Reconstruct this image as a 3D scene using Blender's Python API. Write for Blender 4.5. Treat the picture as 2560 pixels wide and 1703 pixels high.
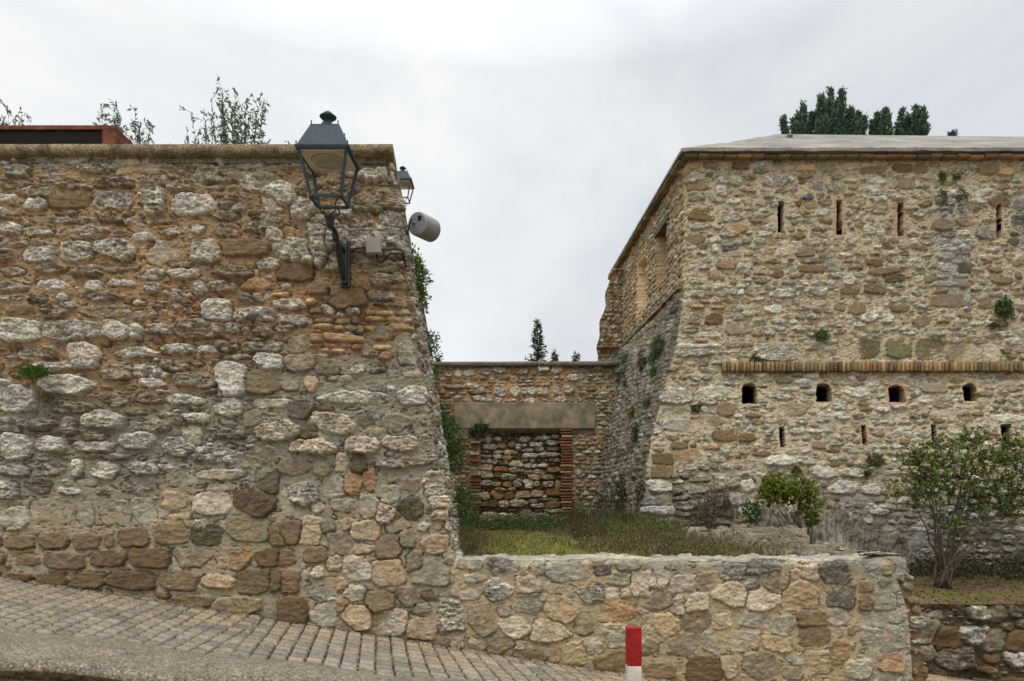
import bpy, bmesh, math, random
import numpy as np
from mathutils import Vector, Matrix
random.seed(7)
rng = np.random.default_rng(11)
for o in list(bpy.data.objects):
    bpy.data.objects.remove(o)
S = bpy.context.scene
C = S.collection
R = math.radians
# ------------------------------------------------------------------ camera, sky, sun, exposure
F = 2560 * 24 / 36.0        # focal length in photo pixels
CX, HZ, EYE = 1280.0, 1303.0, 1.6
cam_d = bpy.data.cameras.new("camera")
cam = bpy.data.objects.new("camera", cam_d); C.objects.link(cam)
cam_d.lens = 24; cam_d.sensor_width = 36
cam_d.shift_y = (HZ - 851.5) / 2560.0
cam_d.clip_end = 3000; cam_d.clip_start = 0.05
cam.location = (0, 0, EYE); cam.rotation_euler = (R(90), 0, 0)
cam_d.dof.use_dof = True; cam_d.dof.focus_distance = 7.6; cam_d.dof.aperture_fstop = 5.6
S.camera = cam

def new_mat(name):
    m = bpy.data.materials.new(name); m.use_nodes = True
    nt = m.node_tree; nt.nodes.clear()
    return m, nt
def N(nt, t, **kw):
    n = nt.nodes.new(t)
    for k, v in kw.items():
        if k in n.inputs: n.inputs[k].default_value = v
        else: setattr(n, k, v)
    return n
def L(nt, a, b): nt.links.new(a, b)
def ramp(nt, fac, stops):
    r = nt.nodes.new('ShaderNodeValToRGB'); el = r.color_ramp.elements
    while len(el) < len(stops): el.new(0.5)
    for e, (p, c) in zip(el, stops):
        e.position = p; e.color = (c[0], c[1], c[2], 1) if hasattr(c, '__len__') else (c, c, c, 1)
    L(nt, fac, r.inputs['Fac']); return r.outputs['Color']

w = bpy.data.worlds.new("World"); S.world = w; w.use_nodes = True
nt = w.node_tree; nt.nodes.clear()
SUN_EL, SUN_AZ = R(64), R(205)
sky = N(nt, 'ShaderNodeTexSky', sky_type='NISHITA', sun_disc=False, sun_elevation=SUN_EL, sun_rotation=SUN_AZ)
tc = N(nt, 'ShaderNodeTexCoord')
sep = N(nt, 'ShaderNodeSeparateXYZ'); L(nt, tc.outputs['Generated'], sep.inputs[0])
mp = N(nt, 'ShaderNodeMapping'); mp.inputs['Scale'].default_value = (1.0, 1.0, 1.5); mp.inputs['Location'].default_value = (0.55, 0.1, 0.25)
L(nt, tc.outputs['Generated'], mp.inputs[0])
n1 = N(nt, 'ShaderNodeTexNoise', Scale=1.9, Detail=7.0, Roughness=0.55, Distortion=0.35); L(nt, mp.outputs[0], n1.inputs['Vector'])
cl = ramp(nt, n1.outputs['Fac'], [(0.30, (0.69, 0.735, 0.765)), (0.45, (0.84, 0.87, 0.89)), (0.57, (0.96, 0.97, 0.975))])
# an overcast sky is brighter overhead and around the veiled sun
mr = N(nt, 'ShaderNodeMapRange'); mr.inputs[1].default_value = 0.55; mr.inputs[2].default_value = 0.95; mr.inputs[3].default_value = 1.0; mr.inputs[4].default_value = 3.0
L(nt, sep.outputs['Z'], mr.inputs[0])
mul = N(nt, 'ShaderNodeVectorMath', operation='SCALE'); L(nt, cl, mul.inputs[0]); L(nt, mr.outputs[0], mul.inputs['Scale'])
bgc = N(nt, 'ShaderNodeBackground', Strength=1.0); L(nt, mul.outputs[0], bgc.inputs['Color'])
bgs = N(nt, 'ShaderNodeBackground', Strength=0.08); L(nt, sky.outputs[0], bgs.inputs['Color'])
mx = N(nt, 'ShaderNodeMixShader'); mx.inputs[0].default_value = 0.93
L(nt, bgs.outputs[0], mx.inputs[1]); L(nt, bgc.outputs[0], mx.inputs[2])
wo = N(nt, 'ShaderNodeOutputWorld'); L(nt, mx.outputs[0], wo.inputs[0])

sd = bpy.data.lights.new("sun", 'SUN'); sd.energy = 1.5; sd.angle = R(30); sd.color = (1.0, 0.96, 0.90)
so = bpy.data.objects.new("sun", sd); C.objects.link(so)
so.rotation_euler = Vector((math.sin(SUN_AZ) * math.cos(SUN_EL), math.cos(SUN_AZ) * math.cos(SUN_EL), math.sin(SUN_EL))).to_track_quat('Z', 'Y').to_euler()
S.view_settings.view_transform = 'Standard'; S.view_settings.look = 'None'; S.view_settings.gamma = 1
S.view_settings.exposure = 0.04
S.cycles.max_bounces = 6; S.cycles.diffuse_bounces = 3

# ------------------------------------------------------------------ helpers
def lin(c):
    c = np.asarray(c, float) / 255.0
    return np.where(c <= 0.04045, c / 12.92, ((c + 0.055) / 1.055) ** 2.4)
def P(x, y, Y):                    # photo pixel (2560 wide) at depth Y -> point
    return Vector(((x - CX) * Y / F, Y, EYE + (HZ - y) * Y / F))
def PV(x, y, Y): return P(x * 1.0862, y * 1.0862, Y)
def tag(o, label=None, cat=None, group=None, kind=None):
    if label: o['label'] = label
    if cat: o['category'] = cat
    if group: o['group'] = group
    if kind: o['kind'] = kind
    return o
def empty(name, loc, label, cat, group=None):
    o = bpy.data.objects.new(name, None); C.objects.link(o); o.location = loc
    if name in ('wall_lantern', 'street_lamp', 'floodlight', 'junction_box', 'steel_box', 'bollard'): LOCAL.add(o.name)
    bpy.context.view_layer.update()
    return tag(o, label, cat, group)
LOCAL = set()
def par(o, parent):
    if parent is not None and (parent.name in LOCAL or (parent.parent and parent.parent.name in LOCAL)):
        o.parent = parent
    elif parent is not None:
        o.parent = parent
        m = Matrix.Translation(parent.location)
        q = parent
        loc = Vector(parent.location)
        while q.parent is not None:
            q = q.parent; loc += Vector(q.location)
        o.matrix_parent_inverse = Matrix.Identity(4)
        o.location = Vector(o.location) - loc
    return o
def mesh_np(name, V, Fq, mat, parent=None, col=None, smooth=True):
    """V (n,3), Fq (m,k) with k = 3 or 4"""
    V = np.ascontiguousarray(V, np.float32); Fq = np.ascontiguousarray(Fq, np.int32)
    me = bpy.data.meshes.new(name)
    me.vertices.add(len(V)); me.vertices.foreach_set('co', V.ravel())
    k = Fq.shape[1]
    me.loops.add(Fq.size); me.loops.foreach_set('vertex_index', Fq.ravel())
    me.polygons.add(len(Fq))
    me.polygons.foreach_set('loop_start', np.arange(0, Fq.size, k, dtype=np.int32))
    if smooth: me.polygons.foreach_set('use_smooth', np.ones(len(Fq), bool))
    me.update(calc_edges=True)
    if col is not None:
        a = me.color_attributes.new('Col', 'FLOAT_COLOR', 'POINT')
        c = np.ones((len(V), 4), np.float32); c[:, :col.shape[1]] = col
        a.data.foreach_set('color', c.ravel())
    me.materials.append(mat)
    o = bpy.data.objects.new(name, me); C.objects.link(o)
    return par(o, parent)
class MB:
    def __init__(s): s.bm = bmesh.new()
    def box(s, lo, hi, bev=0.0, rot=None):
        lo, hi = Vector(lo), Vector(hi); c = (lo + hi) / 2; d = hi - lo
        r = bmesh.ops.create_cube(s.bm, size=1.0)
        vs = r['verts']
        bmesh.ops.scale(s.bm, vec=d, verts=vs)
        if bev > 0:
            es = list({e for v in vs for e in v.link_edges})
            rr = bmesh.ops.bevel(s.bm, geom=es, offset=bev, segments=2, affect='EDGES', profile=0.6)
            vs = list({v for f in rr['faces'] for v in f.verts} | {v for v in vs if v.is_valid})
        if rot is not None: bmesh.ops.rotate(s.bm, verts=vs, cent=(0, 0, 0), matrix=rot)
        bmesh.ops.translate(s.bm, vec=c, verts=vs)
        return vs
    def loft(s, rings, caps=True):
        """rings: list of lists of points (closed loops of the same count)"""
        vr = [[s.bm.verts.new(p) for p in r] for r in rings]
        n = len(vr[0])
        for a, b in zip(vr[:-1], vr[1:]):
            for i in range(n):
                s.bm.faces.new((a[i], a[(i + 1) % n], b[(i + 1) % n], b[i]))
        if caps:
            s.bm.faces.new(list(reversed(vr[0]))); s.bm.faces.new(vr[-1])
    def tube(s, pts, rad, n=8, caps=True):
        pts = [Vector(p) for p in pts]
        rads = rad if hasattr(rad, '__len__') else [rad] * len(pts)
        rings = []; up = None
        for i, p in enumerate(pts):
            t = (pts[min(i + 1, len(pts) - 1)] - pts[max(i - 1, 0)])
            t = t.normalized() if t.length > 1e-9 else Vector((0, 0, 1))
            if up is None:
                up = t.orthogonal().normalized()
            up = (up - t * up.dot(t))
            up = up.normalized() if up.length > 1e-6 else t.orthogonal().normalized()
            b = t.cross(up)
            rings.append([p + (up * math.cos(a) + b * math.sin(a)) * rads[i] for a in [2 * math.pi * k / n for k in range(n)]])
        s.loft(rings, caps)
    def lathe(s, c, prof, n=24):
        c = Vector(c)
        s.loft([[c + Vector((r * math.cos(2 * math.pi * k / n), r * math.sin(2 * math.pi * k / n), z)) for k in range(n)] for r, z in prof])
    def build(s, name, mat, parent=None, smooth=False, xf=None):
        if xf is not None: bmesh.ops.transform(s.bm, matrix=xf, verts=s.bm.verts)
        bmesh.ops.recalc_face_normals(s.bm, faces=s.bm.faces)
        me = bpy.data.meshes.new(name); s.bm.to_mesh(me); s.bm.free()
        if smooth:
            for p in me.polygons: p.use_smooth = True
        me.materials.append(mat)
        o = bpy.data.objects.new(name, me); C.objects.link(o)
        return par(o, parent)

# ------------------------------------------------------------------ numpy noise
TAB = rng.random((256, 256)).astype(np.float32)
def vn(x, y, s=0):
    x = x + s * 17.37; y = y + s * 9.71
    xi = np.floor(x); yi = np.floor(y); fx = x - xi; fy = y - yi
    fx = fx * fx * fx * (fx * (fx * 6 - 15) + 10); fy = fy * fy * fy * (fy * (fy * 6 - 15) + 10)
    xi = xi.astype(np.int64); yi = yi.astype(np.int64)
    x0 = xi & 255; x1 = (xi + 1) & 255; y0 = (yi + (xi >> 8) * 37) & 255; y1 = (y0 + 1) & 255
    a = TAB[x0, y0]; b = TAB[x1, y0]; c = TAB[x0, y1]; d = TAB[x1, y1]
    return (a + (b - a) * fx) * (1 - fy) + (c + (d - c) * fx) * fy
def fbm(x, y, s=0, o=4, g=0.5):
    r = 0; a = 1; t = 0
    for i in range(o):
        r = r + a * (vn(x, y, s + i * 3) - 0.5); t += a; a *= g; x = x * 2.03 + 5.1; y = y * 2.03 + 1.7
    return r / t * 2      # about -1..1
def cell(x, y, s=0):
    """distance to the nearest and 2nd nearest jittered point"""
    xi = np.floor(x).astype(np.int64); yi = np.floor(y).astype(np.int64)
    f1 = np.full(x.shape, 9.0, np.float32); f2 = f1.copy()
    for dx in (-1, 0, 1):
        for dy in (-1, 0, 1):
            cx = xi + dx; cy = yi + dy
            jx = TAB[(cx + s * 31) & 255, cy & 255]; jy = TAB[(cy + s * 57 + 91) & 255, (cx + 13) & 255]
            d = np.hypot(cx + jx - x, cy + jy - y)
            m = d < f1
            f2 = np.where(m, f1, np.minimum(f2, d)); f1 = np.where(m, d, f1)
    return f1, f2
def facet(x, y, s=0):
    xi = np.floor(x).astype(np.int64); yi = np.floor(y).astype(np.int64)
    f1 = np.full(x.shape, 9.0, np.float32); h = np.zeros(x.shape, np.float32)
    for dx in (-1, 0, 1):
        for dy in (-1, 0, 1):
            cx = xi + dx; cy = yi + dy
            jx = TAB[(cx + s * 31) & 255, cy & 255]; jy = TAB[(cy + s * 57 + 91) & 255, (cx + 13) & 255]
            ox = cx + jx - x; oy = cy + jy - y; d = np.hypot(ox, oy); m = d < f1
            r1 = TAB[(cx + 5) & 255, (cy + s) & 255]; r2 = TAB[(cy + 41) & 255, (cx + s) & 255]; r3 = TAB[(cx + 77 + s) & 255, (cy + 9) & 255]
            h = np.where(m, (r1 - .5) + (r2 - .5) * ox * 1.6 + (r3 - .62) * oy * 1.8, h); f1 = np.where(m, d, f1)
    return h
def sst(a, b, x):
    t = np.clip((x - a) / (b - a), 0, 1); return t * t * (3 - 2 * t)

# ------------------------------------------------------------------ materials
def principled(nt, rough=0.85, spec=0.25):
    b = N(nt, 'ShaderNodeBsdfPrincipled'); b.inputs['Roughness'].default_value = rough
    b.inputs['Specular IOR Level'].default_value = spec
    o = N(nt, 'ShaderNodeOutputMaterial'); L(nt, b.outputs[0], o.inputs[0]); return b
def mixc(nt, fac, a, b, mode='MIX'):
    m = N(nt, 'ShaderNodeMix', data_type='RGBA', blend_type=mode)
    for sck, v in ((m.inputs[0], fac), (m.inputs[6], a), (m.inputs[7], b)):
        if isinstance(v, (int, float)): sck.default_value = v
        elif isinstance(v, tuple): sck.default_value = (*v, 1) if len(v) == 3 else v
        else: L(nt, v, sck)
    return m.outputs[2]
def math_(nt, op, a, b=0.0):
    m = N(nt, 'ShaderNodeMath', operation=op)
    for i, v in enumerate((a, b)):
        if isinstance(v, (int, float)): m.inputs[i].default_value = v
        else: L(nt, v, m.inputs[i])
    return m.outputs[0]
def masonry(name, k=1.0, bump=1.0):
    m, nt = new_mat(name); b = principled(nt, 0.93, 0.15)
    at = N(nt, 'ShaderNodeAttribute', attribute_name='Col')
    g = N(nt, 'ShaderNodeNewGeometry')
    mpz = N(nt, 'ShaderNodeMapping'); mpz.inputs['Scale'].default_value = (1, 1, 1.7); L(nt, g.outputs['Position'], mpz.inputs[0])
    na = N(nt, 'ShaderNodeTexNoise', Scale=20.0 * k, Detail=7.0, Roughness=0.68); L(nt, mpz.outputs[0], na.inputs['Vector'])
    nb = N(nt, 'ShaderNodeTexNoise', Scale=95.0 * k, Detail=5.0, Roughness=0.75); L(nt, g.outputs['Position'], nb.inputs['Vector'])
    nc = N(nt, 'ShaderNodeTexNoise', Scale=26.0 * k, Detail=7.0, Roughness=0.72); L(nt, mpz.outputs[0], nc.inputs['Vector'])
    v = ramp(nt, na.outputs['Fac'], [(0.3, 0.62), (0.5, 0.98), (0.72, 1.32)])
    am = math_(nt, 'SUBTRACT', 1.0, math_(nt, 'MULTIPLY', at.outputs['Alpha'], 0.6))
    c = mixc(nt, am, at.outputs['Color'], v, 'MULTIPLY')
    v2 = ramp(nt, nb.outputs['Fac'], [(0.32, 0.68), (0.5, 1.0), (0.7, 1.3)])
    c = mixc(nt, math_(nt, 'MULTIPLY', am, 0.85), c, v2, 'MULTIPLY')
    # crystalline white against grey in the gypsum stones (alpha = how much of it the stone has)
    wq = ramp(nt, nc.outputs['Fac'], [(0.48, 0.0), (0.62, 1.0)])
    dq = ramp(nt, nc.outputs['Fac'], [(0.30, 1.0), (0.44, 0.0)])
    c = mixc(nt, math_(nt, 'MULTIPLY', wq, math_(nt, 'MULTIPLY', at.outputs['Alpha'], 0.55)), c, (0.70, 0.68, 0.63))
    c = mixc(nt, math_(nt, 'MULTIPLY', dq, math_(nt, 'MULTIPLY', at.outputs['Alpha'], 0.6)), c, (0.16, 0.14, 0.12))
    # fine rusty / ochre tint
    nd = N(nt, 'ShaderNodeTexNoise', Scale=7.0, Detail=4.0); L(nt, g.outputs['Position'], nd.inputs['Vector'])
    tn = ramp(nt, nd.outputs['Fac'], [(0.35, (0.95, 0.98, 1.02)), (0.65, (1.06, 1.0, 0.92))])
    c = mixc(nt, 1.0, c, tn, 'MULTIPLY')
    L(nt, c, b.inputs['Base Color'])
    bp = N(nt, 'ShaderNodeBump', Strength=0.75 * bump, Distance=0.012); L(nt, na.outputs['Fac'], bp.inputs['Height'])
    bp2 = N(nt, 'ShaderNodeBump', Strength=0.7 * bump, Distance=0.005); L(nt, nb.outputs['Fac'], bp2.inputs['Height']); L(nt, bp.outputs[0], bp2.inputs['Normal'])
    L(nt, bp2.outputs[0], b.inputs['Normal'])
    return m
def simple(name, col, rough=0.8, var=0.3, scale=12.0, bump=0.3, dist=0.004, col2=None, spec=0.25, metal=0.0, speck=None, fine=120.0):
    m, nt = new_mat(name); b = principled(nt, rough, spec); b.inputs['Metallic'].default_value = metal
    g = N(nt, 'ShaderNodeNewGeometry')
    na = N(nt, 'ShaderNodeTexNoise', Scale=scale, Detail=7.0, Roughness=0.65); L(nt, g.outputs['Position'], na.inputs['Vector'])
    c1 = tuple(lin(col)); c2 = tuple(lin(col2)) if col2 is not None else c1
    c = ramp(nt, na.outputs['Fac'], [(0.36, tuple(x * (1 - var) for x in c1)), (0.66, tuple(min(1, x * (1 + var)) for x in c2))])
    nb = N(nt, 'ShaderNodeTexNoise', Scale=fine, Detail=4.0, Roughness=0.7); L(nt, g.outputs['Position'], nb.inputs['Vector'])
    if speck:
        vo = N(nt, 'ShaderNodeTexVoronoi', Scale=speck[0]); L(nt, g.outputs['Position'], vo.inputs['Vector'])
        sp = N(nt, 'ShaderNodeSeparateColor'); L(nt, vo.outputs['Color'], sp.inputs[0])
        tint = ramp(nt, sp.outputs[0], [(0.0, (0.25, 0.22, 0.2)), (0.4, (0.8, 0.78, 0.75)), (0.75, (1.2, 1.15, 1.1)), (0.9, (2.2, 2.2, 2.2)), (1.0, (1.9, 1.1, 0.8))])
        c = mixc(nt, speck[1], c, tint, 'MULTIPLY')
    c = mixc(nt, 0.6, c, ramp(nt, nb.outputs['Fac'], [(0.3, 0.7), (0.7, 1.3)]), 'MULTIPLY')
    L(nt, c, b.inputs['Base Color'])
    bp = N(nt, 'ShaderNodeBump', Strength=bump, Distance=dist); L(nt, na.outputs['Fac'], bp.inputs['Height'])
    bp2 = N(nt, 'ShaderNodeBump', Strength=bump, Distance=dist * 0.5); L(nt, nb.outputs['Fac'], bp2.inputs['Height']); L(nt, bp.outputs[0], bp2.inputs['Normal'])
    L(nt, bp2.outputs[0], b.inputs['Normal'])
    return m
def leafmat(name):
    m, nt = new_mat(name)
    at = N(nt, 'ShaderNodeAttribute', attribute_name='Col')
    b = N(nt, 'ShaderNodeBsdfPrincipled'); b.inputs['Roughness'].default_value = 0.55; b.inputs['Specular IOR Level'].default_value = 0.3
    t = N(nt, 'ShaderNodeBsdfTranslucent'); L(nt, at.outputs['Color'], b.inputs['Base Color']); L(nt, at.outputs['Color'], t.inputs['Color'])
    mx = N(nt, 'ShaderNodeMixShader'); mx.inputs[0].default_value = 0.25
    o = N(nt, 'ShaderNodeOutputMaterial'); L(nt, b.outputs[0], mx.inputs[1]); L(nt, t.outputs[0], mx.inputs[2]); L(nt, mx.outputs[0], o.inputs[0])
    return m
M_ROCK = masonry('rubble_masonry'); M_FAR = masonry('fort_masonry', 0.8, 1.1)
M_PAVE = masonry('paving', 1.4, 0.5)
M_LEAF = leafmat('leaf')
M_BARK = simple('bark', (88, 76, 64), 0.9, 0.35, 30, 0.6, 0.004)
M_COPE = simple('coping_concrete', (112, 101, 76), 0.93, 0.28, 9, 0.8, 0.006, col2=(128, 118, 96), speck=(130, 0.75))
M_COPE2 = simple('coping_grey', (112, 106, 94), 0.93, 0.3, 12, 0.6, 0.005, speck=(90, 0.6))
M_PARA = simple('exposed_aggregate', (108, 101, 88), 0.92, 0.2, 14, 0.8, 0.004, speck=(240, 0.8))
M_ROOF = simple('roof_concrete', (126, 125, 122), 0.93, 0.26, 1.3, 0.6, 0.012, col2=(132, 127, 117), speck=(60, 0.35), fine=40)
M_LINTEL = simple('lintel_stone', (110, 99, 82), 0.9, 0.2, 3.2, 0.4, 0.008, col2=(146, 132, 108), fine=60)
M_IRON = simple('lantern_grey_paint', (58, 70, 77), 0.62, 0.12, 8, 0.05, 0.001, spec=0.15)
M_BLACK = simple('black_paint', (30, 33, 36), 0.4, 0.4, 40, 0.5, 0.003, spec=0.5)
M_RUST = simple('corten_steel', (92, 50, 38), 0.8, 0.45, 9, 0.2, 0.002, col2=(116, 68, 48))
M_DARK = simple('interior_shade', (20, 16, 14), 0.9, 0.1)
M_CAB = simple('black_cable', (22, 22, 24), 0.5, 0.1)
M_BOX = simple('junction_grey', (150, 148, 142), 0.6, 0.08)
M_ALU = simple('grey_metal_housing', (142, 146, 150), 0.45, 0.06, 5, 0.05, spec=0.4)
M_ALU2 = simple('grey_metal_shell', (124, 122, 118), 0.5, 0.06, 5, 0.05, spec=0.4)
M_BRICKE = simple('eave_brick', (150, 108, 82), 0.9, 0.35, 6, 0.5, 0.006, col2=(128, 104, 80))
M_WOOD = simple('weathered_wood', (92, 82, 72), 0.9, 0.3, 10, 0.5)
M_DIRT = simple('bed_soil', (104, 86, 62), 0.95, 0.45, 3.5, 1.0, 0.03, col2=(120, 98, 64), speck=(45, 0.6), fine=70)
M_GROUND = simple('earth_ground', (120, 106, 84), 0.95, 0.25, 2, 0.6, 0.02)
M_RED = simple('red_paint', (146, 16, 22), 0.5, 0.3, 16, 0.2, spec=0.4)
M_WHITE = simple('white_paint', (206, 198, 188), 0.5, 0.2, 9, 0.1, spec=0.4)
M_PANEL = simple('lamp_panel', (196, 184, 164), 0.6, 0.08)
M_REVEAL = simple('reveal_shade', (52, 44, 37), 0.95, 0.3, 8, 0.6, 0.01)  # colour kept dark to stand for the shade inside the openings
M_PLAS = simple('window_reveal', (176, 146, 104), 0.95, 0.2, 8, 0.5, 0.01)
m_, nt_ = new_mat('lamp_glass'); b_ = principled(nt_, 0.25, 0.5); b_.inputs['Base Color'].default_value = (0.30, 0.31, 0.24, 1); M_GLASS = m_

# ------------------------------------------------------------------ rubble walls
TYPES = {  # colour (sRGB), crystal amount, strata, roughness of face, jitter, protrusion
 'q': ((196, 190, 183), 1.0, 0.6, 1.0, 8, 0.040), 'g': ((152, 144, 134), 0.75, 0.8, 1.0, 10, 0.036),
 's': ((132, 114, 92), 0.35, 1.3, 0.9, 12, 0.034), 'b': ((124, 100, 72), 0.0, 0.25, 0.35, 10, 0.030),
 'o': ((186, 158, 122), 0.12, 0.2, 0.5, 10, 0.022), 'O': ((166, 126, 80), 0.10, 0.2, 0.6, 8, 0.024),
 'm': ((132, 117, 94), 0.15, 0.15, 0.4, 9, 0.020), 'k': ((98, 84, 64), 0.05, 0.2, 0.5, 8, 0.024),
 'p': ((184, 166, 144), 0.35, 0.25, 0.6, 10, 0.024), 'c': ((158, 147, 132), 0.30, 0.25, 0.5, 9, 0.016),
 'r': ((146, 104, 80), 0.0, 0.1, 0.3, 14, 0.026), 'y': ((198, 164, 112), 0.0, 0.1, 0.3, 12, 0.030),
 'd': ((116, 110, 102), 0.35, 0.7, 0.6, 8, 0.028), 'D': ((82, 80, 80), 0.2, 1.0, 0.6, 6, 0.030),
 'e': ((146, 130, 96), 0.0, 0.2, 0.4, 8, 0.022), 'K': ((92, 84, 78), 0.2, 0.2, 0.5, 6, 0.024),
 'w': ((190, 168, 140), 0.8, 0.8, 1.1, 10, 0.044), 'B': ((112, 98, 74), 0.05, 0.1, 0.25, 10, 0.018),
 'Q': ((208, 203, 198), 0.9, 0.5, 0.6, 4, 0.036),
}
TK = list(TYPES)
class Wall:
    def __init__(s, name, u, z, xc, surf, seed=0, k=1.0):
        s.name, s.u, s.z, s.xc, s.surf, s.seed, s.k = name, u, z, xc, surf, seed, k
        s.U, s.Z = np.meshgrid(u, z); s.XC = xc(z)[:, None]; s.Pp = s.U + s.XC
        sh = s.U.shape
        w1 = 0.021 * k; 
        s.Pw = s.Pp + w1 * fbm(s.Pp / (.09 * k), s.Z / (.07 * k), seed + 1, 4, .65)
        s.Zw = s.Z + w1 * .8 * fbm(s.Pp / (.09 * k), s.Z / (.06 * k), seed + 5, 4, .65)
        s.S1 = np.full(sh, -1.0, np.float32); s.S2 = s.S1.copy(); s.ID = np.zeros(sh, np.int32)
        s.st = [(0, 0, 1, 1, 0, 'c', 0)]
        s.R = random.Random(seed + 100)
    def add(s, p, z, a, b, t, rot=0.0, n=3.0, cuts=0.5, grow=1.0):
        if a < .004 or b < .004: return
        R_ = s.R; i = len(s.st); s.st.append((p, z, a, b, rot, t, R_.random()))
        ext = (max(a, b) if rot else a) * 1.3 + .03; extz = (max(a, b) if rot else b) * 1.3 + .03
        z0, z1 = np.searchsorted(s.z, (z - extz, z + extz))
        if z1 <= z0: return
        xr = s.XC[z0:z1, 0]
        u0, u1 = np.searchsorted(s.u, (p - ext - xr.max(), p + ext - xr.min()))
        if u1 <= u0: return
        sl = (slice(z0, z1), slice(u0, u1))
        wf = .3 if t in 'rye' else 1.0
        x = s.Pp[sl] * (1 - wf) + s.Pw[sl] * wf - p; y = s.Z[sl] * (1 - wf) + s.Zw[sl] * wf - z
        if rot:
            c, sn = math.cos(rot), math.sin(rot); x, y = x * c + y * sn, -x * sn + y * c
        X, Y = x / a, y / b
        d = (np.abs(X) ** n + np.abs(Y) ** n) ** (1 / n)
        nc = R_.choice((3, 4, 5)); th0 = R_.random() * 6.3
        for kk in range(nc):
            th = th0 + kk * 6.283 / nc + R_.uniform(-.5, .5)
            r = R_.uniform(1.0 - .38 * cuts, 1.18)
            d = np.maximum(d, (X * math.cos(th) + Y * math.sin(th)) / r)
        sv = (1 - d) * min(a, b) * (.6 + .4 * min(1, min(a, b) / .08))
        S1, S2, ID = s.S1[sl], s.S2[sl], s.ID[sl]
        m = sv > S1
        S2[...] = np.where(m, S1, np.maximum(S2, sv)); S1[...] = np.where(m, sv, S1); ID[...] = np.where(m, i, ID)
    def occ(s, p, z):
        zi = int(np.searchsorted(s.z, z)); 
        if zi >= len(s.z): return -1
        ui = int(np.searchsorted(s.u, p - s.XC[min(zi, len(s.z) - 1), 0]))
        if ui >= len(s.u): return -1
        return s.S1[zi, ui]
    def explicit(s, data, x0, y0, sc, mp, grow=1.17, ymax=1e9, ymin=-1e9, xmin=-1e9, xmax=1e9, n=3.4, cuts=.6):
        for it in data.split():
            f = it.split(','); x, y, w_, h_ = map(float, f[:4]); t = f[4]
            if not (ymin <= y <= ymax and xmin <= x <= xmax): continue
            rot = R(float(f[5])) if len(f) > 5 else R(s.R.uniform(-4, 4))
            p, z, m = mp(x0 + x / sc, y0 + y / sc)
            if t == 'B': m *= .84
            s.add(p, z, w_ / sc * m / 2 * grow, h_ / sc * m / 2 * grow, t, rot, 5.0 if t in 'rybBe' else n, cuts if t not in 'rybBe' else .18)
        s.S1x = s.S1.copy()
    def fill(s, mask, box, hr, wr, types, cover=.9, wob=.02, rot=4, n=2.8, cuts=.8, gap=.004, skip=0.0, clear=-.012):
        R_ = s.R; p0, p1, z0, z1 = box; z = z0; keys = list(types); ws = [types[k] for k in keys]
        ph = R_.random() * 9
        while z < z1:
            h = R_.uniform(*hr); p = p0 - R_.random() * wr[1]
            while p < p1:
                w_ = R_.uniform(*wr); hh = h * R_.uniform(.7, 1.1)
                pc = p + w_ / 2; zc = z + h / 2 + wob * math.sin(pc * 2.1 + ph + z) + R_.uniform(-.12, .12) * h
                p += w_
                if R_.random() < skip: continue
                if not mask(pc, zc): continue
                a = w_ / 2 * cover; b = hh / 2 * cover
                pts = ((0, 0), (-.7, 0), (.7, 0), (0, .7), (0, -.7), (.5, .5), (-.5, .5), (.5, -.5), (-.5, -.5))
                ok = False
                for shrink in (1, .65, .4):
                    if all(s.occ(pc + dx * a * shrink, zc + dz * b * shrink) < clear for dx, dz in pts): ok = True; break
                if not ok or min(a, b) * shrink < .012: continue
                s.add(pc, zc, a * shrink, b * shrink, R_.choices(keys, ws)[0], R(R_.uniform(-rot, rot)), n, cuts)
            z += h
        s.S1x = s.S1.copy()
    def fill2(s, mask, box, *a, **k):
        """second pass: small stones in what is left"""
        s.fill(mask, box, *a, **k)
    def finish(s, mcol, mlev, parent=None, mat=None, holes=None, extra=None, name=None, rough=1.0, mrough=1.0, colmod=None, prot=1.0, edge=.004, sat=.84, cdep=.022, uni=.16):
        n = len(s.st); st = s.st; k = s.k; sd = s.seed
        base = np.zeros((n, 3)); qa = np.zeros(n); sa = np.zeros(n); ra = np.zeros(n); pr = np.zeros(n); tx = np.zeros(n); tz = np.zeros(n); rr = np.zeros(n); rnd = np.zeros(n)
        for i, (p, z, a, b, rot, t, r) in enumerate(st):
            c, q, sm, rg, jt, po = TYPES[t]
            q_ = random.Random(i * 13 + sd)
            j = q_.uniform(-jt, jt) * 1.5; base[i] = lin([max(0, v + j + q_.uniform(-4, 4)) for v in c])
            qa[i] = q * q_.uniform(.75, 1.1); sa[i] = sm; ra[i] = rg
            pr[i] = po * (2.1 if t in 'rye' else 1.25) * q_.uniform(.55, 1.35) * min(1.2, .35 + min(a, b) / .07) * prot; tx[i] = q_.uniform(-.10, .10); tz[i] = q_.uniform(-.14, .10); rr[i] = max(.006, min(min(a, b) * .26, .016)); rnd[i] = r
        ID = s.ID; e = np.minimum(s.S1, (s.S1 - s.S2) / 2)
        Pp, Z = s.Pp, s.Z
        cx = np.array([q[0] for q in st])[ID]; cz = np.array([q[1] for q in st])[ID]
        off = rnd[ID] * 40
        f1, f2 = cell(Pp / .032 / k, Z / .026 / k, 3)
        lump = (f2 - f1)
        prof = 1 - (1 - np.clip(e / rr[ID], 0, 1)) ** 2.2
        big = fbm(Pp / .11 + off, Z / .07 + off, sd + 2, 3, .55)
        fine = fbm(Pp / .028 + off, Z / .02, sd + 3, 3, .6)
        strat = fbm(Pp / .13 + off, Z / .014 + off + .6 * fbm(Pp / .1, Z / .1, sd + 9, 2), sd + 4, 2, .6)
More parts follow.
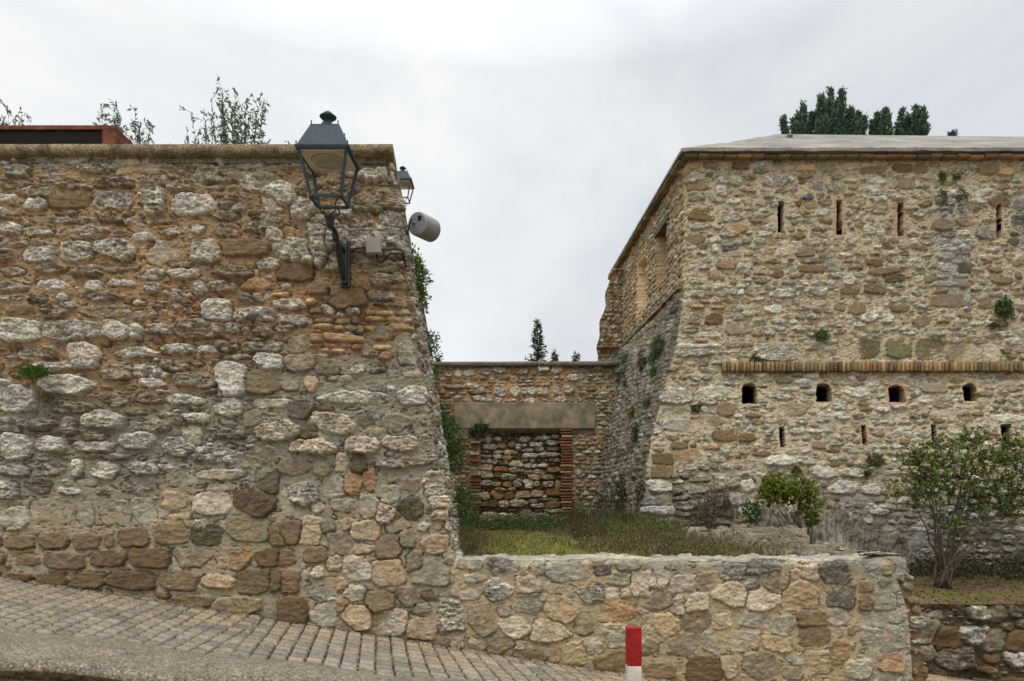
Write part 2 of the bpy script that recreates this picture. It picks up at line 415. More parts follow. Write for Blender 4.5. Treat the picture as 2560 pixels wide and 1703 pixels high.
        hs = pr[ID] * prof + (tx[ID] * (Pp - cx) + tz[ID] * (Z - cz)) * np.clip(e / rr[ID], 0, 1)
        RA = ra[ID] * rough
        ck = np.exp(-(fbm(s.Pw / (.12 * k) + off, s.Zw / (.030 * k) + off, sd + 21, 4, .6) / .055) ** 2) * np.clip(sa[ID], 0, 1)
        ck = np.maximum(ck, .8 * np.exp(-(fbm(s.Pw / (.11 * k) + off, s.Zw / (.09 * k) + off, sd + 23, 4, .6) / .035) ** 2) * np.clip(ra[ID], .3, 1))
        pit = sst(.42, .62, fbm(Pp / .035, Z / .026, sd + 25, 3, .6) + .25 * fbm(Pp / .3, Z / .2, sd + 26, 2))
        fc = facet(s.Pw / (.075 * k) + off * .37, s.Zw / (.05 * k) + off * .71, sd) + .5 * facet(s.Pw / (.032 * k) + off, s.Zw / (.022 * k), sd + 7)
        hs = hs + RA * (.010 * big + .007 * fine + .017 * fc) + .009 * sa[ID] * strat * rough + .010 * qa[ID] * np.clip(lump * 1.6, 0, 1) * rough * RA - .006 * qa[ID] - .010 * ck * rough
        ml = mlev(Pp, Z)
        if callable(mrough): mrough = mrough(Pp, Z)
        hm = ml + mrough * (.017 * fbm(Pp / .11, Z / .055, sd + 6, 5, .68) + .007 * facet(Pp / .035, Z / .018, sd + 3) + .005 * fbm(Pp / .018, Z / .018, sd + 7, 2, .6))
        hm = hm - .014 * pit * mrough
        hs = np.where(e > 0, hs, -1)
        df = hs - hm; mk = sst(-.0005, .0035, df)
        H = np.where(df > 0, hs, hm)
        crev = np.exp(-(e / edge) ** 2) * sst(-.05, .3, fbm(Pp / .06, Z / .06, sd + 8, 2))
        H = H - cdep * crev * 1.25
        mc = mcol(Pp, Z)
        mc = mc * (1 + .16 * fbm(Pp / .25, Z / .2, sd + 12, 4))[..., None]
        sc_ = base[ID] * (1 + .20 * fbm(Pp / .06 + off, Z / .04 + off, sd + 13, 3))[..., None] * (1 + .22 * strat * np.clip(sa[ID], 0, 1))[..., None]
        pn = fbm(s.Pw / (.060 * k) + off, s.Zw / (.034 * k) + off, sd + 14, 4, .62); pn2 = fbm(s.Pw / (.15 * k), s.Zw / (.08 * k), sd + 15, 4, .6)
        wq = (sst(.02, .26, pn) * qa[ID])[..., None]; dq = (sst(.0, .35, -pn) * np.clip(qa[ID] + .15, 0, 1))[..., None]
        sc_ = sc_ * (1 - .92 * wq) + lin((232, 229, 223)) * .92 * wq; sc_ = sc_ * (1 - .50 * dq) + sc_.mean(-1, keepdims=True) * np.array([.52, .46, .36]) * .50 * dq
        du = np.clip(uni + .34 * sst(-.0, .5, pn2) * (.4 + .6 * (qa[ID] > .2)), 0, .8)[..., None] * (1 - .55 * qa[ID] * sst(0, .3, pn))[..., None]
        sc_ = sc_ * (1 - du) + (mc * .85) * du * (1 - .5 * (base[ID].mean(-1, keepdims=True) < .12)) + sc_ * du * .5 * (base[ID].mean(-1, keepdims=True) < .12)
        crackle = (1 - .68 * qa[ID] * sst(.15, .02, lump) * sst(-.35, .25, pn2 + .5 * pn))[..., None]  # quartz stones darker along the cracks between lumps
        col = mc * (1 - mk[..., None]) + sc_ * crackle * mk[..., None]
        gy = col @ np.array([.3, .5, .2]); col = (gy[..., None] + (col - gy[..., None]) * sat) * np.array([1.02, 1.0, .89])
        col = col * (1 - .5 * ck * mk - .45 * pit * (1 - mk))[..., None]
        col = col * (1 - .3 * crev)[..., None]
        Q = qa[ID] * mk
        if extra is not None: H, col, Q = extra(s, H, col, Q)
        if colmod is not None: col = colmod(Pp, Z, col)
        B, Nn = s.surf(s.U, s.Z)
        V = B + Nn * H[..., None]
        nz, nu = H.shape
        idx = np.arange(nz * nu).reshape(nz, nu)
        q = np.stack([idx[:-1, :-1], idx[:-1, 1:], idx[1:, 1:], idx[1:, :-1]], -1).reshape(-1, 4)
        if holes is not None:
            hm_ = holes(s)            # vertices to drop
            kf = ~(hm_.ravel()[q].any(1)); q = q[kf]
        return mesh_np(name or 'wall', V.reshape(-1, 3), q, mat or M_ROCK, parent, np.concatenate([np.clip(col, 0.004, .9), np.clip(Q, 0, 1)[..., None]], -1).reshape(-1, 4))

# ================================================================== LEFT WALL
YL = 6.5; KL = YL / F
def tabf(xs, ys): return lambda z: np.interp(z, xs, ys)
XL = tabf([-2, 1.27, 1.6, 2.095, 2.426, 2.84, 3.253, 3.543, 4.247, 5.116, 5.3],
          [-.531, -.531, -.613, -.676, -.739, -.80, -.904, -.945, -1.049, -1.181, -1.19])
SK = -0.0703          # the passage runs slightly to the left
def surfL(U, Z):
    X0 = XL(Z); bul = .03 * np.sin(U * .9 + 1) * np.sin(Z * 1.1)
    fr = U <= 0; t = np.maximum(U, 0)
    B = np.stack([X0 + np.where(fr, U, SK * t), np.where(fr, YL - bul, YL + t), Z], -1)
    ang = sst(-.07, .07, U) * (math.pi / 2)
    Nn = np.stack([np.sin(ang), -np.cos(ang), .0 * U], -1)
    rd = .035 * np.exp(-(U / .05) ** 2)
    return B - rd[..., None] * Nn, Nn
mapL = lambda x, y: ((x - CX) * KL, EYE + (HZ - y) * KL, KL)
ipx = lambda p: CX + p / KL
ipy = lambda z: HZ - (z - EYE) / KL
D1 = """20,440,45,45,c 210,445,150,55,c 410,450,180,65,c 570,440,90,45,c 720,465,150,50,c 830,470,60,70,c 1000,440,160,40,c 1150,445,90,50,c 1250,450,90,50,c 1400,465,160,70,c
130,520,150,70,d 310,545,170,80,s 560,510,220,50,s 680,530,60,40,c 60,590,240,50,s 430,605,200,50,s 640,590,220,60,s 860,560,170,90,s 1010,545,120,60,s 1030,600,160,60,s 1220,545,230,100,s 1240,595,200,40,g 1430,570,180,110,g
50,672,130,45,q 215,710,135,60,Q 405,692,215,80,b,0 648,685,215,100,g 885,690,115,140,g 1095,708,220,105,q 1320,695,190,90,s 1530,690,120,100,q
30,740,60,35,q 70,775,130,35,s 350,795,320,38,d,-3 640,800,130,35,s 740,810,60,30,g 900,800,200,40,s
80,845,100,60,q 230,862,170,50,g 470,865,300,70,s 690,875,120,40,s 825,890,125,45,q,8 990,860,170,45,g,8 1115,845,80,45,q 1280,850,120,70,s 1440,820,120,90,s 1540,870,90,80,q
80,930,180,50,s 235,985,170,90,q 445,970,165,100,g 655,960,210,105,g,-8 945,975,215,120,c 1155,965,165,120,g 1380,950,250,85,b,2 30,990,110,70,s
80,1080,130,50,s 300,1065,170,60,s 500,1085,150,60,s 680,1065,200,50,s 855,1095,145,55,g 1035,1095,170,50,q 1310,1080,210,60,s 1510,1040,120,60,g 1440,1080,24,60,p,10
80,1165,160,45,g 310,1155,165,60,q 540,1168,85,65,q 690,1145,150,40,q 870,1175,100,60,g 1130,1175,80,75,g 1250,1165,150,60,s 1440,1150,170,60,O
70,1225,140,35,g 215,1230,100,45,s 360,1230,60,45,q 590,1220,220,50,s 790,1255,90,30,q 995,1230,45,120,g,-4 1440,1220,100,50,s
125,1295,150,60,b 310,1310,150,70,s 600,1300,250,80,s 830,1320,130,45,g 1220,1300,150,120,q 1430,1320,210,80,g
120,1405,220,120,q 400,1405,330,100,g 655,1405,150,95,q 780,1415,70,80,q 900,1400,150,50,g 1120,1400,250,100,s 1320,1400,120,60,g 1490,1400,140,70,s"""
D3 = """140,70,80,50,g 230,60,80,60,s 395,75,140,110,q 490,20,50,25,r 630,60,180,50,q 820,45,160,45,g 960,45,120,40,q 1040,30,110,50,s
225,130,230,50,q 20,200,60,40,q 75,270,190,120,q,-8 310,205,240,90,q 540,150,140,70,s 700,145,200,60,g 790,125,150,60,s 890,185,190,70,s 700,195,130,50,q 1065,180,140,150,Q
330,310,200,60,s 540,270,150,70,s 690,270,120,50,s 860,275,170,45,q 1050,310,130,80,q 25,390,60,60,g 170,390,180,50,s 325,400,60,90,s 480,365,200,80,g,-5 700,395,150,60,s 900,355,120,40,q
80,485,130,120,q 240,480,130,70,q 430,490,180,50,q 635,460,150,80,q 820,490,150,90,g 880,440,90,90,p 1060,430,130,50,s
65,600,140,60,g 240,595,140,60,s 355,590,55,80,q,-20 490,600,125,80,q 660,590,140,60,g 760,580,70,30,q 1000,530,240,70,g 1010,620,220,50,p
30,690,110,80,g 180,670,120,70,s 320,695,120,30,q 480,690,100,40,s 640,675,150,60,s 820,640,120,70,m
60,820,150,110,p 240,790,190,120,c 390,800,80,120,c 530,790,140,120,c 660,785,130,120,c 800,735,120,90,o 830,808,110,40,o 975,755,180,100,p 1170,740,190,130,k,-30 1010,680,150,40,c
0,925,25,60,b 97,930,130,60,b 248,920,135,75,b 398,925,120,75,b 500,920,45,70,b 612,905,130,90,b 787,890,150,100,b 947,890,145,105,k 1135,870,200,110,e,-6 1275,895,80,110,b
10,1005,40,45,b 128,1008,115,55,b 295,1012,180,80,b 500,1005,170,75,b 690,1000,170,90,b 880,1000,190,90,m 1075,1005,170,105,O 1230,1000,110,80,b
85,1090,120,40,b 240,1100,150,60,b 400,1105,150,75,b 600,1105,215,85,b 815,1105,165,90,b 1000,1110,160,60,o 1170,1110,155,115,b 1275,1110,90,95,b
880,1205,170,70,b 1090,1225,220,90,e -90,925,120,66,b -230,920,130,70,b -80,1005,130,70,b -240,1010,150,70,b -60,1070,130,40,b"""
D4 = """45,90,100,40,s 125,85,60,26,o 200,75,80,16,y 240,122,140,45,q 90,185,150,40,g 260,195,160,50,g 170,240,190,40,s 20,250,60,40,g
115,330,190,50,s 140,405,135,80,q 120,500,160,110,b 285,320,80,80,m 290,410,140,80,m
350,108,45,25,y 370,150,60,28,O 430,145,70,45,g 500,95,180,30,s 550,150,70,50,g 410,200,90,22,e 505,205,80,25,e 565,200,30,40,r 410,228,90,22,y 485,235,45,22,y 560,235,90,25,e 637,235,70,22,y 500,285,195,35,y,-5 637,160,45,25,O 708,165,85,22,y 800,158,85,22,e 665,190,100,22,y 750,190,80,22,o 825,190,55,25,o 795,232,130,24,y,-4
380,290,60,50,r 375,320,60,15,y 415,345,50,15,o 480,350,60,15,y 440,322,60,18,r 520,325,50,12,o 572,332,45,28,r 700,330,80,22,y 710,375,60,40,r 400,370,80,14,p 500,375,90,15,c 640,360,110,30,s 380,255,50,20,r
700,260,100,65,m 825,360,90,110,c 840,465,90,35,p 750,110,200,35,s 730,75,160,40,s 780,20,130,60,b 390,50,110,50,b 560,40,80,40,b
430,435,120,60,m 578,440,70,50,q 490,485,110,30,p 350,510,62,75,o 250,500,100,90,m 300,640,110,80,k 160,605,170,45,p 60,680,80,80,m
560,575,330,60,q 700,590,80,26,o 560,630,80,15,o 850,565,140,80,q 740,540,40,60,g
190,740,200,90,w 340,745,80,70,k 455,700,200,85,w,-12 620,685,80,65,k 765,700,130,80,m 655,742,105,28,o
365,820,205,75,w 600,810,150,80,w 785,800,150,75,w 820,895,290,50,s,8 100,870,160,70,m 270,915,160,75,m 405,920,80,75,m 500,895,70,85,p 583,905,75,90,k 135,990,105,115,k 560,1005,80,100,O 640,985,60,125,O 730,965,90,70,m 835,1000,85,70,m 455,1020,105,110,c 315,1055,130,110,g 740,1055,95,90,c 385,1120,60,50,c 510,1100,120,70,c 635,1110,90,120,c 715,1145,95,90,w 845,1115,105,110,k,45 960,1000,110,120,w 975,1085,90,70,w 985,1150,90,60,w"""
D2b = """60,75,130,130,b 185,65,120,160,o,-14 285,40,90,80,m 350,140,140,130,m 400,30,80,70,o 510,60,180,110,o 690,45,120,70,m 750,105,100,110,m 480,170,120,70,o 640,160,150,130,b 920,140,180,115,o 210,200,140,95,b 325,250,90,100,p 460,295,190,150,p 648,310,190,145,o 225,310,70,70,p 340,370,120,90,o 40,220,90,95,b 50,360,130,130,b 75,530,165,150,b 805,245,110,130,m 890,300,210,160,m 990,240,75,90,m
220,420,110,120,c 370,500,80,95,O 440,430,130,90,p 660,415,60,50,m 590,480,160,120,b 755,450,130,120,m 888,445,120,62,k 840,525,120,65,m 260,560,150,140,c 455,575,160,140,o 655,600,190,150,p 835,645,170,130,o"""
D2w = """1120,265,140,75,c 1310,265,190,120,d 1150,340,130,65,c 1435,300,60,60,c 1520,280,90,90,c 1700,310,270,110,c 1880,290,130,80,K 2050,265,140,60,c 1100,425,180,90,c 1290,410,150,130,g 1455,385,160,110,p 1620,405,145,75,c 1720,420,50,70,c 1830,430,150,130,d 2000,345,150,80,c 2140,375,140,140,p 1965,440,90,80,p 2035,435,60,60,p
1020,560,140,190,g 1190,590,160,190,m 1320,525,75,100,c 1460,500,140,120,c 1545,460,60,60,c 1660,520,190,160,o 1980,540,230,110,O 1390,635,185,125,p 1600,655,240,120,p 1790,615,100,140,m 1960,680,170,140,p 2145,600,100,130,p 1030,710,140,90,p 1280,735,180,100,m 1410,735,70,60,p 1520,795,150,90,m 1620,795,70,100,m 1735,790,150,130,o 1855,740,140,100,p 1950,840,180,150,b 2080,620,80,90,m"""
D8w = """20,1120,85,110,p 100,1090,65,110,p 190,1125,130,90,c 300,1110,100,80,m 430,1065,120,75,d 560,1045,140,70,d 620,1110,110,100,m 510,1120,75,70,d 710,1080,45,55,c 775,1070,80,75,p 890,1060,140,110,K 1035,1130,70,50,b 1030,1205,55,75,b
75,1205,130,80,m 180,1215,50,90,p 265,1205,120,85,p 410,1165,150,110,p 565,1195,150,100,p 735,1175,160,140,o 830,1185,40,90,c 915,1170,130,120,K 1120,1195,100,85,c 20,1290,80,110,o 120,1310,120,100,o 255,1290,130,100,m 380,1290,90,110,p 520,1280,140,80,c 650,1310,120,90,c 790,1275,130,85,b 910,1270,110,85,c 1070,1290,90,70,c 1170,1275,80,70,c
40,1405,80,80,m 200,1395,140,100,m 340,1390,110,110,c 480,1385,120,110,p 620,1395,140,70,o 800,1360,130,90,b 975,1330,60,50,m 1060,1350,90,90,c 1160,1370,110,130,c 910,1430,80,110,O 810,1480,110,100,o 570,1490,180,130,m 405,1505,70,100,o 290,1510,150,110,b 1000,1510,120,90,p 1155,1475,120,90,O 90,1520,130,70,b 690,1530,100,60,m 765,1028,55,12,r"""
uL = np.concatenate([np.arange(-5.9, -4.6, .02), np.arange(-4.6, .05, .0085), np.arange(.05, 9.25, .02)])
zL = np.arange(.05, 5.05, .0085)
WL = Wall('boundary', uL, zL, XL, surfL, 3)
WL.explicit(D1, 0, 200, 2.24, mapL)
WL.explicit(D3, 0, 850, 1.8386, mapL, grow=1.10)
WL.explicit(D4, 600, 700, 1.96, mapL, xmin=0)
WL.explicit(D2b, 700, 1300, 2.357, mapL, grow=1.13, n=6, cuts=.75)
WL.explicit("880,648,150,62,s 975,620,70,50,s 872,745,90,50,b 950,665,80,38,s 905,560,70,48,s 985,545,70,50,g 905,604,250,80,g,0 800,603,60,120,g 820,560,55,35,q 760,525,60,50,g 780,470,70,34,s 930,440,80,30,q,10 990,440,50,30,g 880,420,60,35,q 840,480,150,36,s 950,500,130,60,s 700,490,75,60,q 738,625,95,50,g 860,530,40,32,g 740,680,80,45,b 900,660,60,40,s 975,700,90,40,s 920,400,90,50,c 960,740,90,30,s 770,650,40,30,q", 0, 0, 1, mapL)
front = lambda p: p < -.5
up_ = lambda p, z: front(p) and ipy(z) < 1010 and not (ipx(p) > 690 and ipy(z) > 850)
lo_ = lambda p, z: front(p) and 1000 <= ipy(z) < 1330 and ipx(p) < 700
gr_ = lambda p, z: front(p) and ipx(p) > 640 and 850 < ipy(z) < 1180
po_ = lambda p, z: front(p) and ipx(p) > 720 and ipy(z) > 1150
dr_ = lambda p, z: front(p) and ipx(p) < 760 and ipy(z) > 1325
side = lambda p, z: p > -1.2 and p > float(XL(z)) + .03
BX = (-7, -.4, 0, 5.2)
WL.fill(up_, BX, (.07, .12), (.16, .38), dict(s=6, g=3, q=1.2, c=1), .95, .02, 4, clear=-.006)
WL.fill(lo_, BX, (.06, .11), (.12, .34), dict(s=5, g=4, q=1.5, c=2), .95, .02, 5, clear=-.006)
WL.fill(gr_, BX, (.09, .14), (.12, .25), dict(m=3, c=3, k=1, s=1), .8, .02, 14, skip=.35, n=2.4)
WL.fill(po_, BX, (.09, .17), (.09, .20), dict(m=4, p=2, c=3, o=2, k=1), 1.0, .03, 30, n=5, cuts=1, clear=-.006)
WL.fill(dr_, (-7, -.4, -.2, 1.6), (.13, .16), (.2, .3), dict(b=6, m=1), .85, .0, 2)
WL.fill(up_, BX, (.03, .05), (.06, .16), dict(s=6, g=3, q=1, p=.5), .9, .02, 8)
WL.fill(lo_, BX, (.03, .05), (.05, .14), dict(s=5, g=3, q=1), .9, .02, 8)
WL.fill(po_, BX, (.03, .06), (.04, .09), dict(m=4, p=2, c=3), .85, .02, 30, skip=.4)
WL.fill(gr_, BX, (.03, .05), (.04, .10), dict(m=3, c=3, s=2), .85, .02, 20, skip=.75)
WL.fill(lambda p, z: up_(p, z) or lo_(p, z), BX, (.016, .034), (.05, .20), dict(s=6, g=3, q=.6, p=.5), .9, .01, 7, clear=-.003)
WL.fill(side, (-1.3, 9, 0, 5.2), (.06, .13), (.10, .30), dict(s=5, g=4, p=2, q=1, c=3), .9, .02, 8)
OCH = lin((164, 134, 96)); CEM = lin((143, 136, 122)); PAL = lin((158, 145, 122)); RED = lin((146, 108, 80)); MUD = lin((140, 112, 84))
def mcolL(p, z):
    x = ipx(p); y = ipy(z)
    yb = np.interp(x, [0, 350, 600, 700, 1000], [985, 1010, 960, 850, 835]) + 55 * fbm(p / .5, z / .4, 31, 3)
    k = sst(-35, 35, y - yb)[..., None]
    c = OCH * (1 - k) + CEM * k
    k2 = sst(1180, 1280, y)[..., None]; c = c * (1 - k2) + PAL * k2
    kp = (sst(430, 405, y + 26 * fbm(p / .12, z / .06, 36, 4)) * .85)[..., None]; c = c * (1 - kp) + lin((156, 147, 134)) * kp
    kr = (np.exp(-(((x - 560) / 190) ** 2 + ((y - 790) / 75) ** 2)) + np.exp(-(((x - 850) / 110) ** 2 + ((y - 800) / 80) ** 2)))[..., None]
    kr = np.clip(kr * (1 + .6 * fbm(p / .12, z / .12, 33, 3)[..., None]), 0, .8); c = c * (1 - kr) + RED * kr
    kw = (sst(.25, .5, fbm(p / .25, z / .2, 35, 3)) * sst(1000, 1100, y) * .5)[..., None]; c = c * (1 - kw) + lin((182, 178, 168)) * kw
    ks = (p > XL(z) + .03)[..., None]; return np.where(ks, MUD * .8 + CEM * .2, c)
def mlevL(p, z):
    x = ipx(p); y = ipy(z)
    return .012 + .010 * sst(1130, 1180, y) * sst(1420, 1300, y) * sst(700, 640, x) - .002 * sst(1300, 1400, y) - .016 * np.exp(-(((x - 890) / 130) ** 2 + ((y - 805) / 85) ** 2)) - .016 * sst(820, 880, y) * sst(1150, 1050, y) * sst(680, 600, x) - .02 * (p > XL(z) + .05)
def cmodL(p, z, col):
    x = ipx(p); y = ipy(z)
    # grey weathering under the ledge and a browner base, as the wall itself is coloured
    g = np.clip(sst(.0, .5, fbm(p / .5, z / .35, 41, 4)) * sst(880, 1000, y) * sst(1280, 1150, y) * sst(760, 500, x), 0, 1)[..., None] * .55
    gray = col.mean(-1, keepdims=True) * np.array([1.0, .97, .9]) * .72
    col = col * (1 - g) + gray * g
    b = (sst(.10, .0, z - (.32 - .155 * p)) * .35)[..., None]
    return col * (1 - b) + lin((110, 92, 62)) * b
root = empty('boundary_wall', (-3.0, YL, .6), 'tall brown rubble stone wall with a flat concrete coping, street lantern and cables on it', 'wall')
WL.finish(mcolL, mlevL, root, name='masonry', colmod=cmodL, uni=.08, mrough=lambda p, z: 1 - .6 * sst(1120, 1220, ipy(z)), sat=.75)
# coping
def coping(name, path, wd, th, mat, parent, seg=.05, amp=.006):
    """path: list of (x, y, z) along the outer top edge; wd inward width vector per point"""
    pts = []; ws = []
    for (a, wa), (b, wb) in zip(path[:-1], path[1:]):
        a, b, wa, wb = map(Vector, (a, b, wa, wb)); n = max(2, int((b - a).length / seg))
        for i in range(n): pts.append(a.lerp(b, i / n)); ws.append(wa.lerp(wb, i / n))
    pts.append(Vector(path[-1][0])); ws.append(Vector(path[-1][1]))
    V = []; sec = [(0, 0), (.0, -.5), (0.02, -1), (.5, -1.0), (1, -1), (1, 0), (.5, .06), (.04, .06)]
    for i, (p, w_) in enumerate(zip(pts, ws)):
        for k, (s_, t_) in enumerate(sec):
            q = p + w_ * s_ + Vector((0, 0, th * t_))
            nz = float(fbm(np.array([i * .21 + k]), np.array([k * 3.3]), 50, 2)[0])
            V.append(q + Vector((nz * amp, nz * amp, nz * amp)))
    ns = len(sec); Fq = []
    for i in range(len(pts) - 1):
        for k in range(ns): a = i * ns + k; b = i * ns + (k + 1) % ns; Fq.append((a, b, b + ns, a + ns))
    o = mesh_np(name, np.array([tuple(v) for v in V]), np.array(Fq)[:, ::-1], mat, parent, smooth=False)
    bm = bmesh.new(); bm.from_mesh(o.data); bmesh.ops.recalc_face_normals(bm, faces=bm.faces)
    for f in (0, 1):
        vs = bm.verts; vs.ensure_lookup_table(); b0 = 0 if f == 0 else (len(pts) - 1) * ns
        try: bm.faces.new([vs[b0 + k] for k in range(ns)])
        except Exception: pass
    bmesh.ops.recalc_face_normals(bm, faces=bm.faces); bm.to_mesh(o.data); bm.free(); return o
coping('coping', [((-7.2, 6.40, 5.134), (0, .5, 0)), ((-1.12, 6.40, 5.134), (-.45, .45, 0)), ((-1.12 + SK * 9.3, 15.7, 5.17), (-.5, 0, 0))], .5, .09, M_COPE, root)
mb = MB(); mb.box((-7.2, 6.465, 4.99), (-1.2, 6.9, 5.042), .01); mb.build('coping_bed', M_COPE2, root)

# ---- lantern on its bracket
LX, LY = -1.586, 5.95
def frustum(mb, c, z0, h0, z1, h1, t=None):
    x, y = c
    q = lambda h, z: [(x - h, y - h, z), (x + h, y - h, z), (x + h, y + h, z), (x - h, y + h, z)]
    mb.loft([q(h0, z0), q(h1, z1)])
def lantern(root, tilt=4.0, mat=M_IRON):
    c = (0, 0); X = Matrix.Rotation(R(tilt), 4, 'X') @ Matrix.Scale(.955, 4)
    def b(mb, name, m, par_=None, sm=False): return mb.build(name, m, par_ or root, sm, X)
    mb = MB()
    q = lambda h, z: [(-h, -h, z), (h, -h, z), (h, h, z), (-h, h, z)]
    mb.loft([q(.222, .585), q(.238, .585), q(.238, .600), q(.222, .606), q(.128, .815), q(.128, .822), q(.118, .822)])
    roof = b(mb, 'roof', mat)
    mb = MB(); mb.loft([q(.068, .822), q(.045, .875), q(.03, .905)], False)
    mb.lathe((0, 0, 0), [(.028, .895), (.034, .91), (.07, .935), (.076, .943), (.074, .947), (.05, .958), (.044, .972), (.02, .99), (.001, .994)])
    cap = b(mb, 'cap', mat, None, False)
    for sx in (-1, 1):
        for sy in (-1, 1):
            for z in (.60, .822):
                h = .225 if z < .7 else .118; mb = MB()
                mb.lathe((sx * h, sy * h, z), [(.005, 0), (.005, .024), (.008, .03), (.001, .038)], 8)
                b(mb, 'finial', M_BLACK)
    mb = MB()
    for sx in (-1, 1):
        for sy in (-1, 1):
            a0, a1 = .132, .212
            w_ = .012
            mb.loft([[(sx * a0 + dx * w_, sy * a0 + dy * w_, .205) for dx, dy in ((-1, -1), (1, -1), (1, 1), (-1, 1))],
                     [(sx * a1 + dx * w_, sy * a1 + dy * w_, .59) for dx, dy in ((-1, -1), (1, -1), (1, 1), (-1, 1))]])
    for z, h, t in ((.205, .142, .011), (.583, .222, .012)):
        for s_ in (-1, 1):
            mb.box((-h, s_ * h - t, z - t), (h, s_ * h + t, z + t)); mb.box((s_ * h - t, -h + t, z - t + .001), (s_ * h + t, h - t, z + t - .001))
    b(mb, 'frame', mat)
    mb = MB(); mb.box((-.205, -.205, .560), (.205, .205, .572)); panel = b(mb, 'panel', M_PANEL)
    mb = MB(); mb.lathe((0, 0, 0), [(.001, .530), (.06, .534), (.14, .545), (.158, .5605)], 28); b(mb, 'lens', M_GLASS, None, True)
    mb = MB()
    for k in range(4):
        a = k * math.pi / 2 + math.pi / 4; dx, dy = math.cos(a), math.sin(a)
        mb.tube([(dx * .17, dy * .17, .20), (dx * .12, dy * .12, .19), (dx * .10, dy * .10, .17), (dx * .10, dy * .10, .12), (dx * .085, dy * .085, .098), (dx * .03, dy * .03, .093)], .0065, 6)
    for s_ in (-1, 1):
        mb.tube([(s_ * .08, -.08, .12), (s_ * .08, .08, .12)], .005, 6); mb.tube([(-.08, s_ * .08, .12), (.08, s_ * .08, .12)], .005, 6)
    b(mb, 'basket', mat)
    mb = MB(); mb.lathe((0, 0, 0), [(.02, -.035), (.03, -.02), (.038, .0), (.042, .05), (.052, .062), (.05, .085), (.035, .097), (.001, .10)], 18); b(mb, 'socket', M_BLACK, None, True)
lr = empty('wall_lantern', (LX, LY, 4.185), 'large grey four-sided street lantern on a black bracket fixed to the tall brown wall', 'street lantern', )
lantern(lr)
mb = MB()
px_ = -1.572 - LX
mb.box((px_ - .048, .475, -.385), (px_ + .048, .512, .07), .018)
mb.box((px_ - .03, .435, -.36), (px_ + .03, .48, .0), .012)
pl_ = mb.build('bracket_plate', M_BLACK, lr)
mb = MB()
mb.tube([(px_, .46, -.33), (px_ - .005, .40, -.27), (px_ - .012, .30, -.12), (px_ - .01, .17, .0), (-.004, .05, .02), (0, 0, -.02)], [.022, .03, .028, .024, .02, .024], 10)
mb.tube([(px_, .45, -.05), (px_, .36, -.06), (-.01, .22, -.05), (-.005, .12, -.03)], [.02, .022, .018, .015], 8)
mb.tube([(px_ - .02, .2, -.06), (px_ - .02, .17, -.11), (px_ - .015, .16, -.15)], [.012, .016, .004], 7)
mb.build('arm', M_BLACK, lr, True)
for zz in (.03, -.345):
    mb = MB(); mb.tube([(px_, .472, zz), (px_, .462, zz)], .014, 12); mb.tube([(px_, .462, zz), (px_, .445, zz)], .008, 6); mb.build('bolt', M_BOX, lr)

# second lantern on a post standing on the high ground behind
lp = empty('street_lamp', (-2.40, 15.0, 8.45), 'small distant grey lantern peeking out from behind the tall brown wall', 'street lantern')
lantern(lp, 0)
mb = MB(); mb.tube([(0, 0, -3.93), (0, 0, -3.4), (0, 0, -.02)], [.07, .045, .035], 12); mb.lathe((0, 0, -3.95), [(.12, 0), (.11, .12), (.06, .3)]); mb.build('post', M_BLACK, lp, True)

# drum shaped floodlight housing on the corner
fl = empty('floodlight', (-.97, 7.0, 4.65), 'grey metal drum floodlight sticking out past the wall corner', 'floodlight')
ax = Vector((.46, .88, .10)).normalized(); rot = ax.to_track_quat('Z', 'Y').to_matrix().to_4x4()
mb = MB(); mb.lathe((0, 0, 0), [(.116, .004), (.119, .012), (.119, .25), (.116, .255), (.110, .255), (.107, .22), (.001, .21)], 40); mb.build('housing', M_ALU2, fl, True, rot)
mb = MB(); mb.lathe((0, 0, 0), [(.001, -.006), (.108, -.006), (.115, -.002), (.1165, .006)], 40)
for k in range(3):
    a0 = k * 2.1 + .5
    mb.tube([(math.cos(a0 + t) * (.098 - .03 * abs(t)), math.sin(a0 + t) * (.098 - .03 * abs(t)), -.008) for t in (-.35, -.18, 0, .18, .35)], .004, 5)
bp_ = mb.build('back_plate', M_ALU, fl, False, rot)
mb = MB(); mb.box((-.020, -.022, -.0095), (.020, .026, -.0075)); lb = mb.build('label_plate', M_BLACK, bp_, False, rot @ Matrix.Translation((-.035, .045, 0)))
mb = MB(); mb.lathe((0, 0, 0), [(.026, -.005), (.024, -.014), (.014, -.016), (.012, -.03), (.001, -.031)], 14); mb.build('cable_gland', M_BOX, fl, True, rot @ Matrix.Translation((.035, .02, 0)))
mb = MB(); mb.tube([(-.13, .03, .0), (-.06, .08, .0), (.0, .14, .0)], .014, 8); mb.box((-.17, -.02, -.04), (-.125, .06, .04), .008); mb.build('bracket', M_BOX, fl)
mb = MB(); mb.tube([(-.015, -.035, .02), (-.05, -.05, .02), (-.08, -.02, -.02), (-.10, .02, -.07), (-.105, .03, -.16)], .006, 6); mb.build('lead', M_CAB, fl, True)

